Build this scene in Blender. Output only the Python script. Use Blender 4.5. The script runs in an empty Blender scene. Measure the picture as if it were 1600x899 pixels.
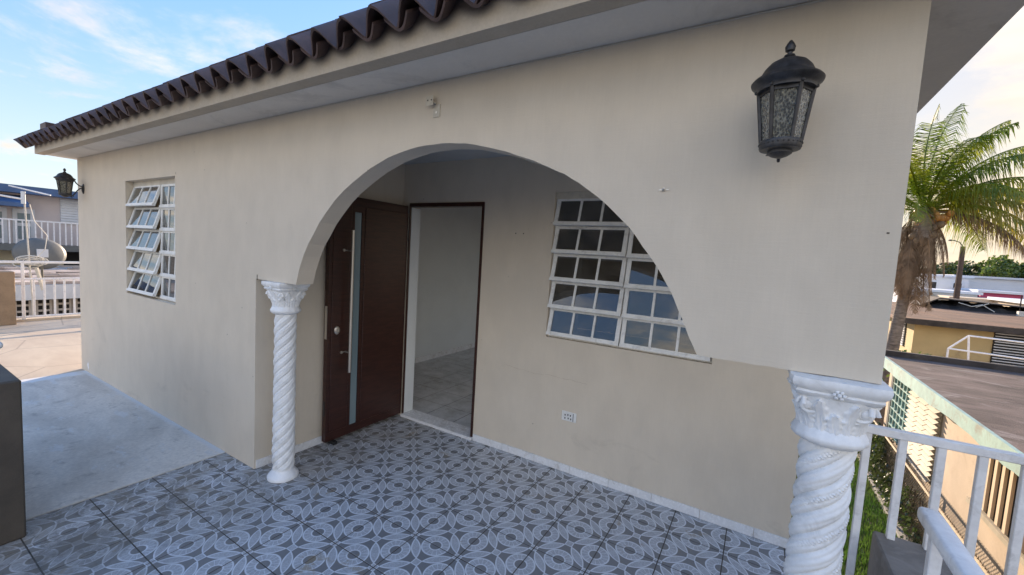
import bpy, math, random
from math import sin, cos, pi, radians, sqrt, hypot
from mathutils import Vector, Matrix
from mathutils.geometry import tessellate_polygon
random.seed(7)
sc = bpy.context.scene
COL = sc.collection

# ------------------------------------------------------------------ camera
YAW, PITCH, ROLL = radians(-30.85), radians(-4.48), radians(3.368)
fw = Vector((sin(YAW)*cos(PITCH), cos(YAW)*cos(PITCH), sin(PITCH)))
rt0 = Vector((cos(YAW), -sin(YAW), 0)); up0 = rt0.cross(fw)
rt = rt0*cos(ROLL) + up0*sin(ROLL); up = -rt0*sin(ROLL) + up0*cos(ROLL)
cd = bpy.data.cameras.new('camera'); cam = bpy.data.objects.new('camera', cd); COL.objects.link(cam)
cam.matrix_world = Matrix(((rt.x, up.x, -fw.x, 0), (rt.y, up.y, -fw.y, 0), (rt.z, up.z, -fw.z, 1.6), (0, 0, 0, 1)))
cd.sensor_width = 36; cd.lens = 36*649.9/1600; cd.clip_start = .02; cd.clip_end = 3000
sc.camera = cam
# ------------------------------------------------------------------ light
SUN_AZ, SUN_EL = radians(-24), radians(15)          # azimuth from +Y towards +X
sv = Vector((sin(SUN_AZ)*cos(SUN_EL), cos(SUN_AZ)*cos(SUN_EL), sin(SUN_EL)))
ld = bpy.data.lights.new('sun', 'SUN'); ld.energy = 2.0; ld.angle = radians(.5); ld.color = (1, .78, .57)
so = bpy.data.objects.new('sun', ld); COL.objects.link(so); so.rotation_euler = sv.to_track_quat('Z', 'Y').to_euler()
sc.view_settings.view_transform = 'Standard'; sc.view_settings.look = 'None'
sc.view_settings.exposure = 2.56; sc.view_settings.gamma = 1

# ------------------------------------------------------------------ node expression helper
class X:
    def __init__(s, nt, sock): s.nt, s.s = nt, sock
    def op(s, o, b=None, c=None, clamp=False):
        n = s.nt.nodes.new('ShaderNodeMath'); n.operation = o; n.use_clamp = clamp
        for i, v in enumerate((s, b, c)):
            if v is None: continue
            if isinstance(v, X): s.nt.links.new(v.s, n.inputs[i])
            else: n.inputs[i].default_value = v
        return X(s.nt, n.outputs[0])
    def __add__(s, b): return s.op('ADD', b)
    def __sub__(s, b): return s.op('SUBTRACT', b)
    def __mul__(s, b): return s.op('MULTIPLY', b)
    def __truediv__(s, b): return s.op('DIVIDE', b)
    __radd__ = __add__; __rmul__ = __mul__
    def abs(s): return s.op('ABSOLUTE')
    def fract(s): return s.op('FRACT')
    def lt(s, b): return s.op('LESS_THAN', b)
    def gt(s, b): return s.op('GREATER_THAN', b)
    def max(s, b): return s.op('MAXIMUM', b)
    def min(s, b): return s.op('MINIMUM', b)
    def pow(s, b): return s.op('POWER', b)
    def sqrt(s): return s.op('SQRT')
    def step(s, a, b):                                  # smooth map a..b -> 0..1
        n = s.nt.nodes.new('ShaderNodeMapRange'); n.interpolation_type = 'SMOOTHSTEP'
        s.nt.links.new(s.s, n.inputs[0]); n.inputs[1].default_value = a; n.inputs[2].default_value = b
        return X(s.nt, n.outputs[0])
    def inv(s): return X.op(s*-1, 'ADD', 1)
def mixc(nt, f, a, b):
    n = nt.nodes.new('ShaderNodeMix'); n.data_type = 'RGBA'
    for i, v in ((0, f), (6, a), (7, b)):
        if isinstance(v, X): nt.links.new(v.s, n.inputs[i])
        elif isinstance(v, (tuple, list)): n.inputs[i].default_value = (*v[:3], 1)
        else: n.inputs[i].default_value = v
    return X(nt, n.outputs[2])
def vec(nt, x, y, z):
    n = nt.nodes.new('ShaderNodeCombineXYZ')
    for i, v in enumerate((x, y, z)):
        if isinstance(v, X): nt.links.new(v.s, n.inputs[i])
        else: n.inputs[i].default_value = v
    return X(nt, n.outputs[0])
def sep(nt, v):
    n = nt.nodes.new('ShaderNodeSeparateXYZ'); nt.links.new(v.s, n.inputs[0]); return [X(nt, n.outputs[i]) for i in range(3)]
def noise(nt, v, scale, detail=4, rough=.55, dist=0):
    n = nt.nodes.new('ShaderNodeTexNoise'); nt.links.new(v.s, n.inputs['Vector'])
    n.inputs['Scale'].default_value = scale; n.inputs['Detail'].default_value = detail
    n.inputs['Roughness'].default_value = rough; n.inputs['Distortion'].default_value = dist
    return X(nt, n.outputs[0])
def voro(nt, v, scale, feature='F1'):
    n = nt.nodes.new('ShaderNodeTexVoronoi'); n.feature = feature; nt.links.new(v.s, n.inputs['Vector']); n.inputs['Scale'].default_value = scale
    return X(nt, n.outputs[0])
def wpos(nt): return X(nt, nt.nodes.new('ShaderNodeNewGeometry').outputs['Position'])
def opos(nt): return X(nt, nt.nodes.new('ShaderNodeTexCoord').outputs['Object'])
def orand(nt): return X(nt, nt.nodes.new('ShaderNodeObjectInfo').outputs['Random'])
def scalev(nt, v, a, b, c):
    x, y, z = sep(nt, v); return vec(nt, x*a, y*b, z*c)

# ------------------------------------------------------------------ world
w = bpy.data.worlds.new('World'); sc.world = w; w.use_nodes = True
nt = w.node_tree; nt.nodes.clear()
wo = nt.nodes.new('ShaderNodeOutputWorld'); bg = nt.nodes.new('ShaderNodeBackground'); nt.links.new(bg.outputs[0], wo.inputs[0])
sky = nt.nodes.new('ShaderNodeTexSky'); sky.sky_type = 'NISHITA'; sky.sun_disc = False
sky.sun_elevation = SUN_EL; sky.sun_rotation = SUN_AZ; sky.air_density = 1.0; sky.dust_density = .6; sky.ozone_density = 1.3
tc = X(nt, nt.nodes.new('ShaderNodeTexCoord').outputs['Generated'])
dx, dy, dz = sep(nt, tc)
zz = dz.max(0) + .14
cv = vec(nt, dx/zz, dy/zz, dz*1.5)
n1 = noise(nt, cv, .95, 9, .62, .3)
n2 = noise(nt, scalev(nt, cv, .5, .9, 1), 2.6, 6, .6, .2)
warm = (dx*.62 + dy*.78).max(0).pow(3)               # towards the bright, hazier side of the sky
anti = (dy*-1).step(-.2, .7)                          # side away from the sun: cloud cover and brightness raised for front light
dens = (n1*.72 + n2*.28 + dz.step(.3, .0)*.03 + warm*.14 + anti*.085 - dz.step(.45, .9)*.06).step(.535, .66)
lowm = dz.step(0.0, .42)
ccol = mixc(nt, lowm, (2.15, 1.70, 1.22), (2.15, 2.0, 1.85))
shade = n2.step(.42, .66)
ccol = mixc(nt, shade*.55, ccol, (1.55, 1.42, 1.30))
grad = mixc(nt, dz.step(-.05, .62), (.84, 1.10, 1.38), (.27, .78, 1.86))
skyc = mixc(nt, .86, X(nt, sky.outputs[0]), grad)
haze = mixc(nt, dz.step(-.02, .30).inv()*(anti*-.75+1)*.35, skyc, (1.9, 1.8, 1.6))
haze = mixc(nt, warm*.85, haze, (2.0, 1.62, 1.13))
front_boost = anti*.95+1                                      # clouds opposite the sun brightened to throw more light on the front wall
sx, sy, sz = sep(nt, ccol); ccol = vec(nt, sx*front_boost*1.02, sy*front_boost, sz*front_boost*.96)
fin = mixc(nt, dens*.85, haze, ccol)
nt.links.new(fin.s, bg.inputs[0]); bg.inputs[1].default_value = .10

# ------------------------------------------------------------------ materials
def newmat(name):
    m = bpy.data.materials.new(name); m.use_nodes = True; n = m.node_tree
    return m, n, n.nodes['Principled BSDF']
def bump(n, p, h, strength, dist=.002):
    b = n.nodes.new('ShaderNodeBump'); b.inputs['Strength'].default_value = strength; b.inputs['Distance'].default_value = dist
    n.links.new(h.s, b.inputs['Height']); n.links.new(b.outputs[0], p.inputs['Normal'])
def simple(name, c, rough=.6, var=.12, scale=8, bs=.3, bd=.002, metal=0, fine=60, dirt=None, dirtamt=.5, dscale=2.5, rnd=0, stretch=(1, 1, 1), spec=.5):
    m, n, p = newmat(name)
    P = scalev(n, wpos(n), *stretch)
    a = noise(n, P, scale, 5, .6)
    f = noise(n, P, fine, 3, .6)
    d = tuple(max(0, v*(1-var*1.6)) for v in c); l = tuple(min(1, v*(1+var)) for v in c)
    cc = mixc(n, (a*.7+f*.3).step(.32, .68), d, l)
    if rnd:
        cc = mixc(n, orand(n)*rnd, cc, tuple(v*.45 for v in c))
    if dirt:
        q = noise(n, P, dscale, 8, .7, .6)
        cc = mixc(n, q.step(.52, .68)*dirtamt, cc, dirt)
    n.links.new(cc.s, p.inputs['Base Color'])
    p.inputs['Roughness'].default_value = rough; p.inputs['Metallic'].default_value = metal; p.inputs['Specular IOR Level'].default_value = spec
    n.links.new((f*.25+rough-.12).s, p.inputs['Roughness'])
    bump(n, p, a*.5+f*.5, bs, bd)
    return m
M = {}
def stucco(name, base):
    m, n, p = newmat(name)
    W = wpos(n); x, y, z = sep(n, W)
    big = noise(n, W, 1.3, 4, .55)
    mid = noise(n, scalev(n, W, 1, 1, .5), 6, 5, .6)
    comb = noise(n, scalev(n, W, 1, 1, .06), 130, 3, .6)       # faint vertical roller marks
    comb2 = noise(n, scalev(n, W, .08, .08, 1), 110, 3, .6)
    fine = noise(n, W, 260, 3, .6)
    d = tuple(v*.94 for v in base); l = tuple(min(1, v*1.03) for v in base)
    c = mixc(n, (big*.5+mid*.5).step(.35, .65), d, l)
    c = mixc(n, comb.step(.35, .7)*.07, c, tuple(v*.72 for v in base))
    # scuffs and smudges, mostly low down and around the window
    sm = noise(n, scalev(n, W, 1, 1, 1.6), 2.1, 8, .72, .8).step(.56, .74)
    lowd = (z*-1+1.3).step(0, 1.4)
    c = mixc(n, sm*lowd*.32, c, tuple(v*.5 for v in base))
    sp = voro(n, W, 5.5).step(.035, .018)
    c = mixc(n, sp*.7, c, tuple(v*.35 for v in base))
    sc2 = noise(n, scalev(n, W, 3, 3, 16), 1.7, 6, .8, .2).step(.70, .76)
    c = mixc(n, sc2*.35, c, tuple(v*.55 for v in base))
    n.links.new(c.s, p.inputs['Base Color'])
    p.inputs['Roughness'].default_value = .72; p.inputs['Specular IOR Level'].default_value = .3
    bump(n, p, comb*.30+comb2*.3+fine*.25+mid*.9+noise(n, W, 14, 4, .6)*.6, .45, .0035)
    return m
M['wall'] = stucco('wall_paint', (.652, .586, .482))
M['lowerwall'] = stucco('lower_wall_paint', (.45, .40, .33))
M['soffit'] = simple('soffit_paint', (.72, .69, .63), .7, .05, 2, .25, .002, dirt=(.33, .31, .28), dirtamt=.3)
M['fascia'] = simple('fascia_paint', (.40, .35, .28), .7, .06, 3, .25, .002, dirt=(.10, .09, .08), dirtamt=.5, dscale=5)
def fasciamat():
    m, n, p = newmat('fascia_paint'); W = wpos(n); x, y, z = sep(n, W); q = noise(n, W, 9, 5, .65); f = noise(n, W, 90, 3)
    c = mixc(n, (q*.6+f*.4).step(.3, .7), (.42, .365, .285), (.50, .44, .35))
    ph = n.nodes.new('ShaderNodeMath'); ph.operation = 'COSINE'; n.links.new(((x+1.30)*(2*pi/.1805)).s, ph.inputs[0])
    edge = z+X(n, ph.outputs[0])*.014+(q-.5)*.03            # overspray of the brown tile paint
    c = mixc(n, edge.step(2.425, 2.475)*.93, c, (.055, .036, .034))
    n.links.new(c.s, p.inputs['Base Color']); p.inputs['Roughness'].default_value = .7; bump(n, p, q, .3, .003); return m
M['fascia'] = fasciamat()
M['porchceil'] = simple('porch_ceiling_paint', (.52, .53, .52), .8, .05, 2, .2)
M['rooftile'] = simple('roof_tile_paint', (.105, .068, .062), .6, .25, 9, .5, .002, rnd=.4, dirt=(.10, .08, .075), dirtamt=.35, dscale=6)
M['white'] = simple('white_column_paint', (.82, .84, .85), .5, .05, 14, .35, .0015, fine=120, dirt=(.40, .41, .40), dirtamt=.35, dscale=7)
M['winwhite'] = simple('window_white_paint', (.80, .81, .79), .42, .07, 9, .25, .001, dirt=(.38, .36, .33), dirtamt=.4, dscale=12)
M['header'] = simple('window_header_paint', (.58, .54, .45), .6, .1, 9, .2)
M['railwhite'] = simple('rail_white_paint', (.82, .83, .84), .38, .06, 18, .3, .001, dirt=(.42, .42, .42), dirtamt=.4, dscale=16)
M['lamp'] = simple('lamp_dark_metal', (.045, .045, .048), .42, .25, 30, .35, .0008, metal=.35, dirt=(.11, .11, .11), dirtamt=.5, dscale=18)
M['steel'] = simple('brushed_steel', (.60, .57, .52), .36, .03, 4, .02, .0001, metal=.9)
M['black'] = simple('black_rubber', (.015, .015, .015), .5, .1, 30)
M['base'] = simple('baseboard_glaze', (.78, .80, .82), .25, .05, 10, .1, .0006, rnd=.12, dirt=(.40, .36, .30), dirtamt=.5, dscale=9)
M['grout'] = simple('grout', (.10, .09, .078), .9, .3, 20, .5, dirt=(.17, .15, .12), dirtamt=.8, dscale=1.3)
M['slab'] = simple('slab_concrete', (.32, .31, .29), .9, .15, 3, .4)
M['intwall'] = simple('interior_wall_paint', (.66, .70, .71), .7, .03, 2, .1)
M['intwood'] = simple('cabinet_wood', (.40, .27, .15), .5, .1, 8, .1)
M['inttile'] = simple('interior_floor_tile', (.58, .61, .64), .22, .12, 7, .05, .0004, rnd=.15, dirt=(.30, .28, .25), dirtamt=.5, dscale=5)
M['pillar'] = simple('pillar_dark_paint', (.082, .068, .052), .6, .15, 6, .5, .003, fine=140, dirt=(.05, .05, .05))
M['pillarbeige'] = simple('pillar_beige_paint', (.30, .21, .13), .7, .12, 5, .4)
M['blockgrey'] = simple('block_grey_paint', (.24, .215, .19), .75, .15, 8, .5, .003, dirt=(.34, .31, .28), dirtamt=.45, dscale=11)
M['dish'] = simple('dish_grey_paint', (.13, .14, .14), .5, .1, 5, .1)
M['cable'] = simple('cable_plastic', (.6, .58, .52), .5, .1, 10, .1)
M['blue'] = simple('blue_trim_paint', (.055, .12, .26), .5, .12, 3, .1)
M['lefthouse'] = simple('left_house_paint', (.58, .53, .52), .8, .05, 1, .2)
M['lefthousecream'] = simple('left_house_cream', (.68, .62, .48), .8, .05, 1, .2)
M['shutter'] = simple('shutter_white', (.62, .66, .70), .5, .05, 3, .1)
M['weather'] = simple('weathered_roof_paint', (.50, .42, .36), .85, .25, 1.2, .6, .01, stretch=(.35, 1.6, 1), dirt=(.20, .14, .11), dirtamt=.8, dscale=1.6)
M['ventwall'] = simple('vent_wall_paint', (.46, .43, .40), .8, .1, 3, .3)
M['dark'] = simple('dark_opening', (.02, .02, .022), .8, .1, 5, .1)
M['nbroof'] = simple('tar_roof_membrane', (.125, .092, .080), .85, .38, 1.5, .9, .02, stretch=(.7, 1.5, 1), dirt=(.27, .23, .21), dirtamt=.8, dscale=1.4)
M['parapet'] = simple('dark_parapet_coating', (.055, .047, .043), .85, .3, 3, .5, .006, dirt=(.14, .12, .10), dirtamt=.5)
M['green'] = simple('pale_green_fascia', (.30, .45, .42), .7, .1, 4, .4, .003, dirt=(.24, .19, .15), dirtamt=.6, dscale=3.5)
M['peach'] = simple('peach_wall_paint', (.50, .41, .31), .8, .09, 1.6, .4, .004, dirt=(.30, .23, .17), dirtamt=.5, dscale=1.4)
M['cream'] = simple('cream_louver_paint', (.40, .36, .28), .6, .1, 5, .2, dirt=(.32, .28, .20), dirtamt=.4)
M['teal'] = simple('teal_glass', (.045, .14, .15), .12, .25, 7, .3, .004, spec=.8)
M['yellow'] = simple('yellow_wall_paint', (.50, .39, .20), .8, .08, 1.2, .4, dirt=(.22, .16, .10), dirtamt=.55, dscale=.9)
M['rust'] = simple('rusty_brown_roof', (.15, .078, .048), .85, .3, .9, .5, .01, stretch=(.5, 1.5, 1), dirt=(.05, .03, .025), dirtamt=.8, dscale=.6)
M['tarp'] = simple('black_tarpaulin', (.018, .018, .021), .5, .4, 3, .9, .05)
M['farwhite'] = simple('far_white_paint', (.62, .66, .72), .8, .05, .4, .1)
M['farcream'] = simple('far_cream_paint', (.62, .50, .36), .8, .05, .4, .1)
M['magenta'] = simple('magenta_paint', (.42, .06, .15), .7, .05, 1, .1)
M['bark'] = simple('palm_bark', (.20, .165, .135), .9, .35, 6, .9, .02, stretch=(1, 1, 3.5))
M['treebark'] = simple('tree_bark', (.10, .07, .05), .9, .3, 3, .8)
M['pole'] = simple('wooden_pole', (.09, .06, .045), .85, .2, 4, .5)
M['husk'] = simple('palm_dead_frond', (.25, .17, .105), .85, .3, 3, .4, rnd=.5)
M['coconut'] = simple('coconut_orange', (.52, .25, .06), .5, .2, 6, .2, rnd=.4)
M['nutdull'] = simple('coconut_dull', (.24, .17, .10), .7, .2, 6, .2, rnd=.4)
M['galv'] = simple('fence_wire', (.16, .15, .12), .6, .2, 20, .1, metal=.2)
M['pipe'] = simple('fence_pipe', (.40, .30, .18), .6, .2, 10, .2)
M['soil'] = simple('ground_soil', (.13, .10, .07), .95, .35, 1.5, 1, .02, dirt=(.06, .09, .03), dirtamt=.8, dscale=.5)
M['asphalt'] = simple('road_asphalt', (.05, .05, .05), .9, .2, 2, .4)

def leafmat(name, a, b, c=None, trans=.45):
    m, n, p = newmat(name)
    q = noise(n, wpos(n), 1.4, 3, .6); r = orand(n)
    cc = mixc(n, q.step(.35, .65), a, b)
    if c: cc = mixc(n, noise(n, wpos(n), .6, 2).step(.5, .7), cc, c)
    d = n.nodes.new('ShaderNodeBsdfDiffuse'); t = n.nodes.new('ShaderNodeBsdfTranslucent'); mx = n.nodes.new('ShaderNodeMixShader')
    g = n.nodes.new('ShaderNodeBsdfGlossy'); g.inputs['Roughness'].default_value = .35; mx2 = n.nodes.new('ShaderNodeMixShader')
    n.links.new(cc.s, d.inputs[0]); n.links.new(cc.s, t.inputs[0]); mx.inputs[0].default_value = trans
    n.links.new(d.outputs[0], mx.inputs[1]); n.links.new(t.outputs[0], mx.inputs[2])
    mx2.inputs[0].default_value = .05; n.links.new(mx.outputs[0], mx2.inputs[1]); n.links.new(g.outputs[0], mx2.inputs[2])
    n.links.new(mx2.outputs[0], n.nodes['Material Output'].inputs[0]); return m
M['frond'] = leafmat('palm_leaf_green', (.09, .16, .008), (.26, .29, .015))
M['frondyellow'] = leafmat('palm_leaf_yellow', (.36, .27, .02), (.24, .27, .02))
M['leafdark'] = leafmat('tree_leaf_dark', (.035, .06, .018), (.06, .09, .025), (.03, .04, .014))
M['leafgreen'] = leafmat('tree_leaf_green', (.07, .12, .025), (.12, .17, .035), (.05, .08, .02))
M['grass'] = leafmat('grass_blade', (.05, .13, .02), (.11, .20, .035), (.14, .15, .05))

# concrete landing: worn grey with pale and dark blotches
def concrete():
    m, n, p = newmat('worn_concrete'); W = wpos(n); x, y, z = sep(n, W)
    a = noise(n, scalev(n, W, .8, 1.5, 1), 1.6, 7, .6, .5); b = noise(n, W, 45, 4, .65); e = noise(n, W, 7, 8, .7, .4)
    c = mixc(n, a.step(.32, .62), (.56, .515, .45), (.74, .69, .61))
    c = mixc(n, e.step(.55, .70)*.6, c, (.27, .24, .21))
    c = mixc(n, noise(n, scalev(n, W, 1, 2.5, 1), 3.1, 6, .7).step(.58, .62)*.6, c, (.68, .68, .67))
    c = mixc(n, b.step(.3, .7)*.25, c, (.24, .235, .23))
    # splashed white paint along the house wall and at the terrace joint
    edge = (y*-1+1.515+e*.05).step(.075, .035)
    c = mixc(n, edge*.8, c, (.66, .67, .68))
    j = ((x+6.42).abs() + (e-.5)*.22).step(.12, .05)*y.step(.95, 1.05)*y.step(1.5, 1.4)
    c = mixc(n, j*.85, c, (.66, .68, .70))
    spk = voro(n, W, 9).step(.05, .02)*noise(n, W, 2.3, 2).step(.5, .6)
    c = mixc(n, spk, c, (.08, .07, .06))
    n.links.new(c.s, p.inputs['Base Color']); p.inputs['Roughness'].default_value = .7
    bump(n, p, b*.4+e*.6, .4, .004); return m
M['concrete'] = concrete()
def terracemat():
    m, n, p = newmat('tan_deck_paint'); W = wpos(n)
    a = noise(n, scalev(n, W, .6, 1.6, 1), 1.4, 6, .6, .4); e = noise(n, W, 6, 7, .7)
    c = mixc(n, a.step(.35, .65), (.47, .38, .28), (.56, .47, .35))
    c = mixc(n, e.step(.58, .7)*.35, c, (.36, .31, .26))
    cr = voro(n, W, .9, 'DISTANCE_TO_EDGE')
    c = mixc(n, cr.step(.012, .004)*.5, c, (.25, .2, .16))
    n.links.new(c.s, p.inputs['Base Color']); p.inputs['Roughness'].default_value = .7; bump(n, p, e, .3, .003); return m
M['terrace'] = terracemat()

# patterned cement-look floor tile
TS = .298
def tilemat():
    m, n, p = newmat('patterned_floor_tile'); O = opos(n); W = wpos(n)
    x, y, z = sep(n, O); u = x/TS+.5; v = y/TS+.5
    pp = u+v; qq = u-v+4
    Pf = (pp.fract()-.5).abs(); Qf = (qq.fract()-.5).abs()
    r = (Pf*Pf+Qf*Qf).sqrt()
    def band(val, a, b, s=.012): return val.step(a-s, a+s)*val.step(b+s, b-s)
    ring = band(r, .150, .372)
    # short radial joints in the rings
    ang = n.nodes.new('ShaderNodeMath'); ang.operation = 'ARCTAN2'; n.links.new(Pf.s, ang.inputs[0]); n.links.new(Qf.s, ang.inputs[1])
    ar = X(n, ang.outputs[0])
    seg = ((ar*(8/pi)).fract()-.5).abs().step(.43, .46)
    ringline = band(r, .145, .178, .008).max(band(r, .338, .372, .008)).max(seg*ring)
    def petal(A, B):                                      # A along, B = distance from the cell edge line
        wdt = ((A/.385)*(A/.385)).inv().max(0)*.125
        d = wdt-B
        return d.step(-.006, .012), d.step(.042, .026)*d.step(-.006, .010)
    b1, l1 = petal(Pf, (Qf*-1+.5)); b2, l2 = petal(Qf, (Pf*-1+.5))
    cx = Pf*-1+.5; cy = Qf*-1+.5
    star = (cx.max(.0001).sqrt()+cy.max(.0001).sqrt()).step(.50, .46)
    hub = (cx+cy).step(.155, .14)
    st = star.max(hub)
    stl = (cx+cy).step(.15, .14)*(cx+cy).step(.105, .12)
    fill = ring.max(b1).max(b2).max(st); line = ringline.max(l1).max(l2).max(stl)
    g = noise(n, W, 130, 3, .7); g2 = noise(n, W, 22, 4, .6)
    darkc = mixc(n, g, (.17, .175, .185), (.235, .24, .245))
    fillc = mixc(n, (g*.7+g2*.3).step(.38, .62), (.36, .375, .40), (.50, .525, .56))
    linec = mixc(n, g2, (.62, .65, .69), (.72, .75, .79))
    c = mixc(n, fill, darkc, fillc); c = mixc(n, line, c, linec)
    # wear: outdoor tiles (left, in front of the porch) are dirtier and more yellowed
    wx, wy, wz = sep(n, W)
    out = (wx*-1-2.05+(g2-.5)*.3).step(.0, 1.0)
    st1 = noise(n, W, 2.6, 8, .7, .6); st2 = noise(n, W, 13, 7, .75, .3)
    c = mixc(n, out*st1.step(.34, .58)*.65, c, (.25, .215, .16))
    c = mixc(n, out*st2.step(.50, .60)*.5, c, (.12, .11, .095))
    c = mixc(n, out*noise(n, W, 1.7, 7, .75, 1.2).step(.52, .60)*.5, c, (.10, .092, .08))
    c = mixc(n, (st1+st2*.5).step(.86, .93)*.55, c, (.30, .23, .13))
    fl = noise(n, W, 30, 5, .8).step(.69, .73)
    c = mixc(n, fl*(out*.6+.15), c, (.06, .055, .05))
    n.links.new(c.s, p.inputs['Base Color'])
    n.links.new((out*.25+g2*.25+.28).s, p.inputs['Roughness']); p.inputs['Specular IOR Level'].default_value = .45
    bump(n, p, line*.6+g*.5+fill*.3, .35, .0009); return m
M['tile'] = tilemat()
def wood():
    m, n, p = newmat('dark_mahogany'); O = opos(n)
    a = noise(n, scalev(n, wpos(n), 6, 1.6, 14), 4, 6, .6, .8); b = noise(n, scalev(n, wpos(n), 30, 3, 80), 3, 3, .6)
    c = mixc(n, (a*.7+b*.3).step(.35, .65), (.024, .007, .005), (.048, .014, .009))
    n.links.new(c.s, p.inputs['Base Color']); p.inputs['Roughness'].default_value = .38; bump(n, p, b, .15, .001); return m
M['wood'] = wood()
def glass(name, tint, rough, refl=1.0):
    m, n, p = newmat(name)
    t = n.nodes.new('ShaderNodeBsdfTransparent'); t.inputs[0].default_value = (*tint, 1)
    g = n.nodes.new('ShaderNodeBsdfGlossy'); g.inputs['Roughness'].default_value = rough; g.inputs[0].default_value = (.9, .95, 1, 1)
    f = n.nodes.new('ShaderNodeFresnel'); f.inputs[0].default_value = 1.6
    mx = n.nodes.new('ShaderNodeMixShader'); n.links.new((X(n, f.outputs[0])*refl).s, mx.inputs[0])
    n.links.new(t.outputs[0], mx.inputs[1]); n.links.new(g.outputs[0], mx.inputs[2])
    q = noise(n, wpos(n), 3, 2); b = n.nodes.new('ShaderNodeBump'); b.inputs['Strength'].default_value = .12; n.links.new(q.s, b.inputs['Height'])
    n.links.new(b.outputs[0], g.inputs['Normal'])
    du = n.nodes.new('ShaderNodeBsdfDiffuse'); du.inputs[0].default_value = (.5, .47, .42, 1); m3 = n.nodes.new('ShaderNodeMixShader')
    n.links.new((noise(n, wpos(n), 9, 6, .7).step(.35, .75)*.11+.03).s, m3.inputs[0]); n.links.new(mx.outputs[0], m3.inputs[1]); n.links.new(du.outputs[0], m3.inputs[2])
    n.links.new(m3.outputs[0], n.nodes['Material Output'].inputs[0]); return m
M['pane'] = glass('window_glass', (.30, .29, .27), .02, 1.6)
def frosted():
    m, n, p = newmat('frosted_glass'); p.inputs['Base Color'].default_value = (.18, .25, .28, 1); p.inputs['Roughness'].default_value = .22; return m
M['frost'] = frosted()
def seeded():
    m, n, p = newmat('seeded_lamp_glass'); W = scalev(n, wpos(n), 1, 1, .6)
    a = voro(n, W, 190); b = noise(n, W, 170, 5, .8, 1)
    c = mixc(n, (a*.5+b*.6).step(.45, .75), (.035, .035, .025), (.30, .29, .22))
    n.links.new(c.s, p.inputs['Base Color']); p.inputs['Roughness'].default_value = .12; p.inputs['Transmission Weight'].default_value = .35
    bump(n, p, b, .9, .003); return m
M['seeded'] = seeded()

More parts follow.
